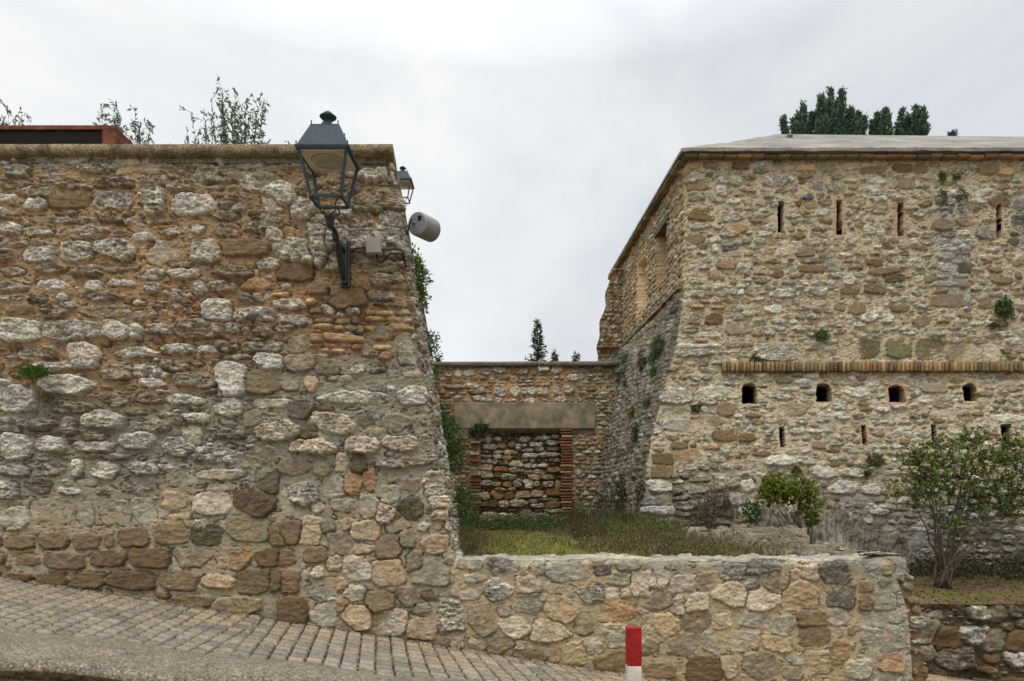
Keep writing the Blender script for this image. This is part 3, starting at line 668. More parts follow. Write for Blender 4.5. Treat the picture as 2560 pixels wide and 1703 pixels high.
# junction box with cables
def p3b(x, y, Y): return P(700 + x / 3.135, 250 + y / 3.135, Y)
jb_c = p3b(738, 1150, 6.42)
jb = empty('junction_box', jb_c, 'small pale grey junction box beside the lantern bracket', 'junction box')
mb = MB(); mb.box((-.072, -.035, -.074), (.072, .04, .074), .008); mb.build('box', M_BOX, jb)
mb = MB(); mb.box((-.066, -.041, -.068), (.066, -.034, .068), .004); mb.build('lid', M_BOX, jb)
for nm, pts, lab in (('cable', [(565, 1195, 6.44), (572, 1180, 6.40), (598, 1162, 6.405), (640, 1158, 6.41), (690, 1158, 6.41)], 'short black cable from the lantern bracket to the grey junction box'),
                ('cable', [(790, 1172, 6.41), (830, 1178, 6.405), (868, 1172, 6.405), (905, 1166, 6.40), (950, 1168, 6.40), (968, 1190, 6.41), (975, 1250, 6.43), (985, 1310, 6.47)], 'straight black cable from the junction box right to the wall corner'),
                ('cable', [(758, 1210, 6.43), (760, 1250, 6.41), (775, 1275, 6.40), (800, 1278, 6.40), (820, 1250, 6.40), (840, 1215, 6.40), (880, 1203, 6.40), (945, 1200, 6.40), (962, 1230, 6.41), (974, 1275, 6.44)], 'black cable hanging in a loop below the junction box')):
    o0 = p3b(*pts[0]); mb = MB()
    P_ = [p3b(*q) for q in pts]; PP = []
    for a, b in zip(P_[:-1], P_[1:]):
        for t in (0, .33, .66): PP.append(a.lerp(b, t) - o0)
    PP.append(P_[-1] - o0)
    for _ in range(3): PP = [PP[0]] + [(PP[i - 1] + PP[i] * 2 + PP[i + 1]) / 4 for i in range(1, len(PP) - 1)] + [PP[-1]]
    mb.tube(PP, .0085, 8); o = mb.build(nm, M_CAB, None, True); o.location = o0
    tag(o, lab, 'cable', 'black cables at the lantern')
# corten box behind the wall
cb = empty('steel_box', (-6.4, 8.3, 4.7), 'rusty brown corten steel box frame showing above the left wall coping', 'steel box')
mb = MB(); zt = 1.56; zo = 0
mb.box((-1.9, -.3, 1.492), (1.745, .8, 1.54), .002)
mb.box((1.595, -.3, 0), (1.745, .8, 1.490), .002); mb.box((-1.9, -.3, 0), (-1.75, .8, 1.473), .002)
mb.build('frame', M_RUST, cb)
mb = MB(); mb.box((-1.745, -.285, 0.0), (1.59, .78, 1.488)); mb.build('shade_fill', M_DARK, cb)  # near-black box fills the open frame in place of the shade inside

# ================================================================== LOW WALL
XR = tabf([-1, -.4, .1, .55, .75, 1.0, 1.16, 1.235, 3], [4.0, 3.98, 3.93, 3.90, 3.88, 3.80, 3.74, 3.74, 3.74])
ZT = lambda X: 1.238 + .012 * np.sin(X * 2.3) + .02 * fbm(X / .3, X * 0, 61, 3) + .03 * sst(3.35, 3.6, X)
def surfW(U, Z):
    fr = U <= 0; t = np.maximum(U, 0)
    X = XR(Z) + np.where(fr, U, 0 * t)
    zt = ZT(X); ov = np.maximum(Z - zt, 0); up = ov > 0
    ang = sst(-.06, .06, Z - zt) * (math.pi / 2); sa = sst(-.06, .06, U) * (math.pi / 2)
    Yb = 6.49 + t + ov * np.where(fr, 1, 0)
    Xb = X - np.where(fr, 0, ov)
    Nn = np.stack([np.sin(sa) * np.cos(ang), -np.cos(sa) * np.cos(ang), np.sin(ang)], -1)
    rd = .02 * np.exp(-((Z - zt) / .04) ** 2)
    return np.stack([Xb, Yb, np.minimum(Z, zt)], -1) - rd[..., None] * Nn, Nn
uW = np.concatenate([np.arange(-4.58, .05, .0085), np.arange(.05, 2.9, .02)]); zW = np.arange(-.35, 1.72, .0085)
WW = Wall('low', uW, zW, XR, surfW, 23)
WW.explicit(D2w, 700, 1300, 2.357, mapL, grow=1.15, n=6, cuts=.8)
WW.explicit(D8w, 1600, 850, 1.8385, mapL, grow=1.15, n=6, cuts=.8, xmin=-20)
frW = lambda p, z: p < XR(z) - .12 and z < 1.17
WW.fill(frW, (-.8, 4, -.4, 1.2), (.10, .19), (.10, .24), dict(m=4, p=4, c=4, o=1.2, d=1), 1.02, .03, 35, n=5, cuts=1, clear=-.006)
WW.fill(frW, (-.8, 4, -.4, 1.2), (.03, .06), (.04, .10), dict(m=3, p=3, c=3), .9, .02, 30, skip=.35)
WW.fill(lambda p, z: p > XR(z) - .13, (3.5, 7, -.4, 1.3), (.07, .13), (.1, .26), dict(s=5, g=2, b=3, m=2), 1.0, .02, 6)
WW.fill(lambda p, z: z > 1.2, (-.8, 4, 1.2, 1.8), (.10, .16), (.12, .3), dict(c=4, p=1), .8, .02, 20, skip=.5)
def mcolW(p, z):
    k = sst(3.2, 3.45, p)[..., None]; c = lin((172, 154, 124)) * (1 - k) + lin((156, 151, 138)) * k
    kt = sst(1.16, 1.22, z)[..., None]; c = c * (1 - kt) + lin((172, 165, 150)) * kt
    k3 = (p > XR(z) - .12)[..., None] * sst(1.1, 1.0, z)[..., None]
    return c * (1 - k3) + lin((122, 98, 74)) * k3
def mlevW(p, z): return .008 - .025 * (p > XR(z) - .12) * sst(1.1, 1.0, z)
def cmodW(p, z, col):
    g = (sst(.98, 1.16, z + .05 * fbm(p / .2, z / .1, 71, 3)) * sst(-.1, .45, fbm(p / .35, z / .3, 72, 4) + .25) * .55)[..., None]
    col = col * (1 - g) + (col.mean(-1, keepdims=True) * np.array([.95, .92, .86]) * .55) * g
    b = (sst(.10, .0, z - (.32 - .155 * p)) * .3)[..., None]
    return col * (1 - b) + lin((120, 96, 62)) * b
lw = empty('low_wall', (1.6, 6.5, .1), 'low pale wall of irregular pointed stones in front of the weedy terrace', 'wall')
WW.finish(mcolW, mlevW, lw, None, lambda s: (s.U > .04) & (s.Z > 1.36), name='masonry', colmod=cmodW, edge=.003, uni=.16, cdep=.016, mrough=.4, prot=.8)

# ================================================================== FORT
ZS = [-1, 1.2, 1.6, 3.05, 4.02, 4.83, 6.04, 8.4]
def Yf(z): return 12.7 - .45 * np.clip((4.35 - z) / 3.3, 0, 1.3)
XF = tabf(ZS, [2.20, 2.20, 2.28, 2.53, 2.80, 3.04, 3.22, 3.27])
def surfF(U, Z):
    X0 = XF(Z); fr = U >= 0; t = np.maximum(-U, 0)
    dd = np.interp(Z, [1.6, 3.6, 5.0, 5.8, 6.0], [.1, .3, .38, .15, 0]) * np.clip(t / 3, 0, 1.4)
    Y0 = Yf(Z)
    B = np.stack([X0 + np.where(fr, U, SK * t - dd), np.where(fr, Y0, Y0 + t), Z], -1)
    ang = sst(.10, -.10, U) * (math.pi / 2)
    up = np.where(fr, np.where(Z < 4.35, .13, 0), np.where(Z < 6, .25, .02))
    Nn = np.stack([-np.sin(ang), -np.cos(ang), up], -1); Nn /= np.linalg.norm(Nn, axis=-1, keepdims=True)
    rd = .04 * np.exp(-(U / .07) ** 2)
    return B - rd[..., None] * Nn, Nn
def mapF(x, y):
    Y = 12.7
    for _ in range(4): z = EYE + (HZ - y) * Y / F; Y = float(Yf(z))
    return (x - CX) * Y / F, z, Y / F
uF = np.concatenate([np.arange(-6.2, -.04, .028), np.arange(-.04, 6.9, .0145), np.arange(6.9, 8.6, .03)]); zF = np.arange(.35, 8.36, .0145)
WF = Wall('fort', uF, zF, XF, surfF, 43, 1.15)
D6 = """635,480,70,45,O 730,480,70,35,b 900,485,80,40,b 650,600,120,40,b 680,760,140,60,b 790,620,60,60,q 840,570,130,50,g 650,655,90,50,s 855,770,120,50,g 880,830,110,50,O 985,793,60,18,r 650,825,70,30,q 860,940,140,35,D 640,895,110,55,b 755,950,30,50,q 690,930,60,35,b 830,865,100,40,g 820,1040,110,45,b 855,1135,35,22,r 900,1045,60,30,q 700,1248,50,14,r 765,1247,50,14,r 765,1278,70,16,y 750,1340,90,60,b 885,1395,150,62,m 895,1335,80,28,s 720,1430,130,30,q 650,1490,240,22,Q,0 680,1460,60,20,y 640,1530,200,40,g 890,1475,150,45,s 760,1105,90,30,b 690,1165,90,30,s 660,1275,70,18,y 640,1340,60,60,s 600,1400,120,30,s"""
D7 = """150,500,80,28,p 250,495,110,35,y 370,495,110,40,m 510,490,110,45,p 630,505,130,40,b 795,497,110,45,b 895,500,70,45,b 1035,500,70,35,o 1265,505,95,50,b 1370,520,80,40,y 80,570,130,50,g 170,558,35,30,q 320,585,60,60,d 420,600,110,55,d 420,545,60,40,d 640,620,90,60,q 650,575,90,35,q 820,580,90,60,m 740,580,50,50,c 910,603,70,25,D 260,660,70,30,D 335,650,45,35,D 760,660,80,30,q 660,670,90,30,q 720,710,100,30,d 600,725,70,30,s 350,745,80,35,q 290,705,80,35,m 1090,640,60,40,q 1250,635,100,38,q,20 1340,680,110,55,b,0 610,845,70,45,q 510,900,45,55,q 285,910,90,40,p 1270,860,110,65,d,0 990,770,100,25,s 1010,820,100,60,b 1120,800,80,50,O 1130,865,90,30,q 1030,950,110,35,q 1130,955,60,50,g 1020,992,100,40,p 1020,1055,140,45,q 1130,1060,70,60,b 1000,1100,80,40,g 1110,1105,90,25,p 1020,1150,140,30,p 1135,1155,60,35,O 1000,1190,70,25,r 1050,1240,180,70,b,0 1145,1235,55,50,p
40,960,75,35,O 130,970,80,40,q 250,968,95,45,b 290,1060,130,40,b 290,1015,120,35,d 405,1040,70,70,d 95,1090,75,35,b 655,1025,110,40,b 690,1075,170,40,b 500,1120,75,50,q,30 500,1180,100,45,b 640,1170,110,55,b 675,1140,45,40,d 750,1110,110,50,k 740,1200,80,30,k 540,1280,90,65,b 440,1275,60,35,b 780,1280,100,40,b 885,1115,50,40,q 120,1200,130,50,q 70,1285,95,45,Q 330,1185,80,45,g 260,1175,40,25,q 655,1295,60,35,q 610,1335,90,50,q 710,1340,60,50,q 500,1355,35,25,q 900,1350,100,60,m 230,1390,100,35,q 90,1510,230,80,g 400,1540,160,50,m 590,1505,165,125,B,0 775,1505,155,125,B,0 950,1505,165,125,B,0 1140,1540,185,100,m,0 1290,1540,100,100,p 1350,1125,110,40,b 1440,1030,60,30,b 830,1420,80,18,q 1260,1250,70,60,b 1320,1240,70,30,q 1420,1465,110,35,q 1360,1425,90,30,q 1460,700,80,60,d 1450,800,90,80,D"""
D8f = """625,70,190,55,g 885,65,130,45,m 340,240,150,55,q 165,260,140,70,g 165,335,120,50,m 185,395,160,60,c 395,320,70,60,b 330,378,90,55,m 250,355,40,12,y 395,440,110,50,b 490,450,80,40,b 180,487,70,35,b 325,495,80,24,O 215,530,110,55,O 400,500,20,35,q 405,540,45,28,k 105,550,90,55,b 100,605,90,60,b 190,600,50,25,b 700,320,110,55,m 690,228,90,18,q 640,262,130,25,g 990,240,110,45,q 915,300,60,45,g 840,360,70,40,g 650,375,60,28,m 740,375,50,30,g 800,420,70,20,q 930,350,70,35,q 820,485,55,35,b 1185,305,90,30,g 1300,275,70,35,q 1345,220,120,50,m 1390,290,90,45,s 1690,362,150,34,Q,0 640,555,130,45,q 760,555,80,40,g 95,670,130,55,q 100,740,190,38,d 100,785,190,36,Q 120,860,200,60,s 400,635,40,40,q 370,630,30,30,o 440,690,120,50,c 840,610,90,50,q 1000,610,150,40,g 930,680,130,55,q 1060,690,80,50,q 1070,600,50,30,q 1100,790,80,30,q"""
WF.explicit(D6, 1450, 200, 2.24, mapF, xmax=1010)
WF.explicit(D7, 1900, 200, 2.2394, mapF)
WF.explicit(D8f, 1600, 850, 1.8385, mapF)
# openings: centre (v px), size, kind
SL = [(1797, 500, 13, 70, 's'), (1931, 501, 11, 78, 's'), (2072, 506, 12, 76, 's'), (2298, 510, 10, 76, 's'),
      (1725, 906, 34, 48, 'a'), (1895, 904, 35, 42, 'a'), (2063, 906, 36, 40, 'a'), (2232, 903, 30, 40, 'a'),
      (1800, 1006, 11, 46, 's'), (1988, 1002, 9, 45, 's'), (2149, 998, 11, 40, 's'), (2317, 1003, 24, 52, 's')]
OP = []
for (x, y, w_, h_, kd) in SL:
    p, z, m = mapF(x * 1.0862, y * 1.0862); m *= 1.0862; OP.append((p, z, w_ * m / 2, h_ * m / 2, kd))
def sdo(Pp, Z, o, r=.0):
    p, z, a, b, kd = o; dx = np.abs(Pp - p) - a; dz = np.abs(Z - z) - b
    if kd == 'a':
        top = np.hypot((Pp - p) / a, np.maximum(Z - (z + b - a * .9), 0) / (a * .9)) - 1
        return np.maximum(np.maximum(top * a * .8, dx), dz)
    return np.maximum(dx, dz)
frF = lambda p, z: p > XF(z) + .0 and z > .2 and all(sdo(p, z, o) > .07 for o in OP)
for a in (((.10, .15), (.14, .36), dict(s=5, g=5, q=2, b=2, m=1.5, p=1.2, d=.8, c=2), .98, .03, 6), ((.05, .09), (.08, .22), dict(s=5, g=4, q=1.5, b=1, p=1, c=2, r=.15), .95, .02, 8)):
    WF.fill(frF, (2, 12, .3, 8.4), *a, clear=-.004, skip=.02)
WF.fill(frF, (2, 12, .3, 8.4), (.03, .05), (.05, .12), dict(s=4, g=3, q=1, c=2, r=.1), .9, .02, 12, skip=.1, clear=-.004)
sdF = lambda p, z: p < XF(z) - .02
WF.fill(frF, (2, 12, .3, 8.4), (.02, .035), (.05, .14), dict(s=4, g=2, c=2), .9, .02, 12, skip=.1, clear=-.003)
WF.fill(sdF, (-4.5, 3.4, .3, 8.4), (.07, .13), (.14, .34), dict(s=5, g=3, b=3, q=1, e=1), .9, .02, 6)
WF.fill(sdF, (-4.5, 3.4, .3, 8.4), (.04, .07), (.07, .16), dict(s=5, g=3, q=1), .9, .02, 10)
# windows on the passage side: (t0, t1, z0, z1)
WN = [(2.72, 3.49, 6.50, 7.66), (1.20, 1.93, 6.62, 7.70)]
def extraF(s, H, col, Q):
    Pp, Z, U = s.Pp, s.Z, s.U
    wob = .012 * fbm(Pp / .06, Z / .06, 81, 2)
    for i, o in enumerate(OP):
        d = sdo(Pp, Z, o) + wob * (1.2 if o[4] == 'a' else .7)
        if i in (1, 2, 3, 6, 9): 
            k = (sst(.09, .05, d + .035 * fbm(Pp / .09, Z / .09, 83 + i, 2) + (.03 if i in (3, 9) else 0)) * .6)[..., None]
            col = col * (1 - k) + lin((168, 132, 112)) * k; Q = Q * (1 - k[..., 0]); H = H * (1 - .7 * k[..., 0]) + .008 * k[..., 0]
        H = np.where(d < 0, np.minimum(H, -.14), H)
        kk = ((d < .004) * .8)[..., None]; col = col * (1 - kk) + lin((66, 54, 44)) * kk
    t = -U
    for i, (t0, t1, z0, z1) in enumerate(WN):
        d = np.maximum(np.abs(t - (t0 + t1) / 2) - (t1 - t0) / 2, np.abs(Z - (z0 + z1) / 2) - (z1 - z0) / 2) + wob
        H = np.where(d < 0, -.27, H)
        k = sst(.22, .02, d + .1 * fbm(Pp / .15, Z / .15, 90 + i, 2)) * (.75 if i == 0 else .35)
        k = np.where(d < .05, .95 if i == 0 else .8, k)[..., None]
        col = col * (1 - k) + lin((206, 180, 142) if i == 0 else (160, 136, 106)) * k; Q = Q * (1 - k[..., 0])
    tal = sst(6.0, 5.7, Z) * sst(-.05, -.3, U)
    H = H * (1 - .4 * tal)
    H = H + tal * (.04 * fbm(Pp / .10 + .35 * Z, Z / .6, 98, 4, .6) + .07 * fbm(Pp / .35, Z / .3, 95, 4, .6) + .03 * fbm(Pp / .07, Z / .16, 96, 3))
    # pilaster-like strip of projecting weathered stones
    p0, z1_, _ = mapF(2143 * 1.0862, 440 * 1.0862); p1, z0_, _ = mapF(2230 * 1.0862, 790 * 1.0862)
    k = sst(p0 - .02, p0 + .02, Pp) * sst(p1 + .02, p1 - .02, Pp) * sst(z0_ - .1, z0_ + .2, Z) * sst(z1_ + .05, z1_ - .1, Z)
    H = H + .055 * k
    ow = -.0
    b = sst(2.2, 1.5, Z) * (U >= 0); H = H + b * .05 * fbm(Pp / .4, Z / .3, 97, 3)
    return H, col, Q
def mcolF(p, z):
    c = np.broadcast_to(lin((184, 171, 147)), p.shape + (3,)); k = sst(3.2, 1.8, z + .5 * fbm(p / .8, z / .6, 51, 3))[..., None]
    c = c * (1 - k) + lin((160, 148, 126)) * k
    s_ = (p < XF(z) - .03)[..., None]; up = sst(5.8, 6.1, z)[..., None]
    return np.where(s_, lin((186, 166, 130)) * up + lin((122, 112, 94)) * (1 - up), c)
def cmodF(p, z, col):
    x, y = p / 12.7 * F / 1.0862 + CX / 1.0862, (HZ - (z - EYE) * F / 12.6) / 1.0862
    gray = col.mean(-1, keepdims=True) * np.array([.98, .96, .9])
    n = fbm(p / .5, z / .5, 55, 4)
    xe = x + 22 * fbm(p / .12, z / .08, 56, 3); k = np.clip(sst(2125, 2165, xe) * sst(2245, 2205, xe) * sst(430, 480, y) * sst(800, 600, y) * (.6 + .6 * n), 0, .85)
    k = np.maximum(k, np.clip(sst(2290, 2357, x) * sst(400, 480, y) * sst(820, 600, y) * (.6 + n), 0, .8))
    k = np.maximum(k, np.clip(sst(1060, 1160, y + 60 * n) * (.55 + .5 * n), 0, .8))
    grime_shade = (sst(1130, 1250, y + 50 * n) * sst(1650, 1760, x) * .35)[..., None]; col = col * (1 - grime_shade)  # grime and shading of the lower wall, both put into the colour
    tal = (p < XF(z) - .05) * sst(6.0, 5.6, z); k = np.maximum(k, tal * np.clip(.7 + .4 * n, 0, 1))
    # undercut shadow painted in a mossy tone along the wall foot, right
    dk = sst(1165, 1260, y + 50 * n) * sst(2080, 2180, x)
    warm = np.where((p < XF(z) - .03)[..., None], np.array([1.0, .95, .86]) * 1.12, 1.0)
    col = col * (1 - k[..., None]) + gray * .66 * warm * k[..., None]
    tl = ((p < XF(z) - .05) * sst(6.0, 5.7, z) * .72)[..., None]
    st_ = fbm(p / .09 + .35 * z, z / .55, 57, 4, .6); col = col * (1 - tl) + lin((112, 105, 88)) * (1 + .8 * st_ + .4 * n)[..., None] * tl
    moss = lin((66, 62, 44)); col = col * (1 - .7 * dk[..., None]) + moss * .7 * dk[..., None]  # moss holds the tone of the painted undercut shadow
    return col
fort = empty('stone_fort', (6.0, 12.7, 1.0), 'large rubble stone building with loopholes and a pale grey hipped roof on the right', 'fortress')
def holesF(s):
    m = np.zeros(s.Pp.shape, bool)
    for o in OP:
        d = sdo(s.Pp, s.Z, o); m |= d < -.018 if o[2] > .045 else d < -.012
    return m
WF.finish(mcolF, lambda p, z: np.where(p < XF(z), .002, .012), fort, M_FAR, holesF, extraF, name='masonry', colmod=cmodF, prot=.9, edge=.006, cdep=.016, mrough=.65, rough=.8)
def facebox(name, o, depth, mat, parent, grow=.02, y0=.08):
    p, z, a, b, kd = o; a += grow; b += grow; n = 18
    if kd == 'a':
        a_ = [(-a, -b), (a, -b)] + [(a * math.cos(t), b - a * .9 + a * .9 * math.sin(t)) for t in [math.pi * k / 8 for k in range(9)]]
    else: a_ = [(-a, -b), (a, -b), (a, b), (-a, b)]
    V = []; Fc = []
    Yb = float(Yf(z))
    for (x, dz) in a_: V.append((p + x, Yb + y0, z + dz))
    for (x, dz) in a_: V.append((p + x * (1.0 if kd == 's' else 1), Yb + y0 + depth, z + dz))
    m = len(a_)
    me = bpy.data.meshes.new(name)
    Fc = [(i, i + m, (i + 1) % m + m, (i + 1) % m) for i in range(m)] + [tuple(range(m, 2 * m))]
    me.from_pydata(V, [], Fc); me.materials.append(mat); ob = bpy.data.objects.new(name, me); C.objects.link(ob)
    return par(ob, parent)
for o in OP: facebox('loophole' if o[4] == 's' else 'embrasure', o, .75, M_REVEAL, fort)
# brick courses
def bricks(name, items, parent, mat=M_FAR, jit=.004):
    V = []; Fq = []; Cc = []
    rr_ = random.Random(5)
    for (c, sz, rz, rx, colr) in items:
        c = Vector(c); h = Vector(sz) / 2; M = Matrix.Rotation(rz, 3, 'Z') @ Matrix.Rotation(rx, 3, 'X'); b0 = len(V)
        e = min(sz) * .14
        # chamfered box: 24 verts
        for sx in (-1, 1):
            for sy in (-1, 1):
                for sz_ in (-1, 1):
                    for ax_ in range(3):
                        v = [h.x * sx, h.y * sy, h.z * sz_]
                        for k in range(3):
                            if k != ax_: v[k] -= (sx, sy, sz_)[k] * e
                        V.append(c + M @ (Vector(v) + Vector([rr_.uniform(-jit, jit) for _ in range(3)])))
                        Cc.append((*colr, .15))
        idx = lambda sx, sy, sz_, a_: b0 + (((sx + 1) // 2 * 2 + (sy + 1) // 2) * 2 + (sz_ + 1) // 2) * 3 + a_
        for a_ in range(3):
            o1, o2 = [k for k in range(3) if k != a_]
            for sg in (-1, 1):
                q = []
                for (u_, v_) in ((-1, -1), (1, -1), (1, 1), (-1, 1)):
                    t = [0, 0, 0]; t[a_] = sg; t[o1] = u_; t[o2] = v_; q.append(idx(*t, a_))
                Fq.append(q)
        for a_ in range(3):      # edges
            o1, o2 = [k for k in range(3) if k != a_]
            for s1 in (-1, 1):
                for s2 in (-1, 1):
                    q = []
                    for (e_, w_) in ((-1, o1), (1, o1), (1, o2), (-1, o2)):
                        t = [0, 0, 0]; t[a_] = e_; t[o1] = s1; t[o2] = s2; q.append(idx(*t, w_))
                    Fq.append(q)
    o = mesh_np(name, np.array([tuple(v) for v in V]), np.array(Fq), mat, parent, np.array(Cc), smooth=False)
    bm = bmesh.new(); bm.from_mesh(o.data); bmesh.ops.recalc_face_normals(bm, faces=bm.faces); bm.to_mesh(o.data); bm.free()
    return o
BC = [(176, 144, 96), (166, 136, 96), (186, 150, 104), (158, 108, 76), (150, 128, 94), (140, 118, 88), (172, 120, 84), (120, 100, 76)]
rb = random.Random(9)
def bcol(l=BC, k=1.0):
    c = rb.choice(l); g_ = sum(c) / 3; c = [(g_ + (v - g_) * .68) * m_ for v, m_ in zip(c, (.92, .91, .80))]; j = rb.uniform(.85, 1.12) * k; return tuple(lin([min(255, v * j) for v in c]))
it = []
x = mapF(1663 * 1.0862, 920)[0]
while x < 11.4:
    w_ = rb.uniform(.050, .062); it.append(((x, 12.69 - .05 + rb.uniform(-.015, .015), 4.452 + rb.uniform(-.006, .006)), (w_, .15, .175), rb.uniform(-.04, .04), 0, bcol())); x += w_ + rb.uniform(.012, .022)
x = mapF(1655 * 1.0862, 920)[0]
bricks('brick_string_course', it, fort)
it = []; x = 3.16
while x < 11.6:
    w_ = rb.uniform(.21, .26); it.append(((x + w_ / 2, 12.70, 8.335 + rb.uniform(-.008, .008)), (w_, .34 + rb.uniform(-.03, .02), .06), 0, .10, bcol([(172, 130, 98), (160, 130, 98), (140, 122, 102), (180, 142, 108), (128, 110, 92)]))); x += w_ + .012
t = 0.05
while t < 6.1:
    w_ = rb.uniform(.22, .27); X = 3.27 + SK * t; it.append(((X - .02, 12.7 + t + w_ / 2, 8.335 + rb.uniform(-.006, .006)), (.30, w_, .06), .07, 0, bcol([(158, 118, 84), (150, 116, 88), (138, 112, 86)]))); t += w_ + .012
bricks('eave_bricks', it, fort)
it = []; t = .15
while t < 6.1:
    w_ = rb.uniform(.20, .30); X = float(XF(6.0)) + SK * t; it.append(((X - .03, 12.7 + t + w_ / 2, 5.99 + .012 * t), (.15, w_, .055), .07, 0, bcol([(150, 120, 84), (140, 118, 90), (110, 98, 80)]))); t += w_ + .02
bricks('brick_ledge', it, fort)
mb = MB(); mb.box((-.07, -.50, -.07), (.16, .50, .07), .015); o = mb.build('timber_lintel', M_WOOD, None); o.location = (3.27 + SK * 1.55, 12.7 + 1.55, 7.76); o.rotation_euler = (0, 0, .07)
loc = Vector(o.location); par(o, fort)
# roof
def plane_grid(a, b, c, d, n, m, amp=.02, sd=1):
    """a-b eave, d-c ridge"""
    s_, t_ = np.meshgrid(np.linspace(0, 1, n), np.linspace(0, 1, m))
    a, b, c, d = (np.array(v, float) for v in (a, b, c, d))
    G = ((1 - s_) * (1 - t_))[..., None] * a + (s_ * (1 - t_))[..., None] * b + (s_ * t_)[..., None] * c + ((1 - s_) * t_)[..., None] * d
    ed = np.minimum(1, np.minimum(t_, 1 - t_) * 8)
    G[..., 2] += amp * fbm(G[..., 0] / .9, G[..., 1] / .9, sd, 4) * ed + .010 * np.where(t_ < .02, fbm(G[..., 0] / .2 + G[..., 1] / .2, G[..., 1] * 0, sd, 3), 0)
    idx = np.arange(n * m).reshape(m, n)
    return G.reshape(-1, 3), np.stack([idx[:-1, :-1], idx[:-1, 1:], idx[1:, 1:], idx[1:, :-1]], -1).reshape(-1, 4)
ez = 8.42
A = (3.10, 12.47, ez); B_ = (11.8, 12.47, ez); R1 = (6.18, 15.7, 10.50); R2 = (11.8, 15.7, 10.44); Dd = (2.66, 18.95, ez); E_ = (11.8, 18.95, ez)
Vs, Fs, off = [], [], 0
for q in ((A, B_, R2, R1, 160, 40), (Dd, A, R1, R1, 120, 40), (E_, Dd, R1, R2, 60, 20)):
    v, f = plane_grid(*q, amp=.05, sd=60); Vs.append(v); Fs.append(f + off); off += len(v)
for a_, b_ in ((A, B_), (Dd, A)):
    a2 = (a_[0] + .0, a_[1], a_[2] - .055); b2 = (b_[0], b_[1], b_[2] - .055)
    v, f = plane_grid(a2, b2, b_, a_, 160, 4, 0, 3); v[:, 2] += .012 * fbm(v[:, 0] / .3, v[:, 1] / .3, 7, 3); Vs.append(v); Fs.append(f + off); off += len(v)
v, f = plane_grid((3.12, 12.49, ez - .05), (11.8, 12.49, ez - .05), (11.8, 18.9, ez - .05), (2.7, 18.9, ez - .05), 12, 12, 0); Vs.append(v); Fs.append(f + off)
mesh_np('roof', np.concatenate(Vs), np.concatenate(Fs), M_ROOF, fort)
mb = MB(); mb.box((2.9, 18.4, 0), (11.2, 18.7, 8.36)); mb.box((10.9, 12.9, 0), (11.2, 18.39, 8.36)); mb.build('rear_wall', M_GROUND, fort)
mb = MB(); c0 = Vector((6.12, 15.05, 10.07)); mb.lathe(c0, [(.06, -.05), (.07, .03), (.05, .055), (.001, .06)], 10); mb.build('roof_knob', M_ROOF, fort, True)

# buttress at the far end of the passage side
def quadwall(name, x0, x1, Y, z0, z1, mat, parent, sd, types, hr, wr, mc, step=.018, k=1.2, xl=None, mlev=0.006, expl=None, extra=None, cm=None, prot=1.1, cover=.92):
    u = np.arange(x0, x1, step); z = np.arange(z0, z1, step)
    sf = lambda U, Z: (np.stack([U if xl is None else x1 - (x1 - U) * (x1 - xl(Z)) / (x1 - x0), Y + 0 * U if not callable(Y) else Y(U, Z), Z], -1), np.stack([0 * U, -1 + 0 * U, 0 * U], -1))
    W = Wall(name, u, z, lambda q: 0 * np.asarray(q, float), sf, sd, k)
    if expl: expl(W)
    W.fill(lambda p, z: True, (x0 - .3, x1 + .3, z0 - .1, z1 + .1), hr, wr, types, cover, .015, 5)
    W.fill(lambda p, z: True, (x0 - .3, x1 + .3, z0 - .1, z1 + .1), (.03, .05), (.05, .12), types, .9, .01, 10)
    mcf = mc if callable(mc) else (lambda p, z: np.broadcast_to(lin(mc), p.shape + (3,)))
    return W.finish(mcf, mlev if callable(mlev) else (lambda p, z: mlev), parent, mat, None, extra, name=name, colmod=cm, prot=prot)
bt = empty('buttress', (2.5, 18.0, 1.2), 'narrow rough stone buttress at the far corner of the fortress passage', 'buttress')
bxl = lambda z: np.interp(z, [1, 5.0, 5.8, 6.12, 6.58, 7.26, 7.83, 8.2], [1.9, 2.18, 2.23, 2.23, 2.26, 2.42, 2.50, 2.62]) + .05 * np.sin(z * 9) * .6
quadwall('masonry', 1.9, 3.1, 17.8, 1.0, 8.2, M_FAR, bt, 61, dict(s=5, b=3, O=1, r=.4, g=3, c=2), (.07, .14), (.12, .3), (150, 130, 104), xl=bxl)
it = []
for k in range(4): it.append(((2.28 + k * .17, 17.74, 6.12), (.155, .14, .055), 0, 0, bcol([(172, 112, 80), (160, 120, 84)])))
bricks('brick_band', it, bt)
mb = MB()
for z0_, z1_ in ((1.0, 5.0), (5.0, 6.2), (6.2, 7.2), (7.2, 8.19)):
    a0, a1 = float(bxl(z0_)), float(bxl(z1_)); mb.loft([[(a0 + .03, 17.84, z0_), (3.4, 17.84, z0_), (3.4, 19.2, z0_), (a0 + .35, 19.2, z0_)], [(a1 + .03, 17.84, z1_), (3.4, 17.84, z1_), (3.4, 19.2, z1_), (a1 + .35, 19.2, z1_)]])
mb.build('core', M_LINTEL, bt)

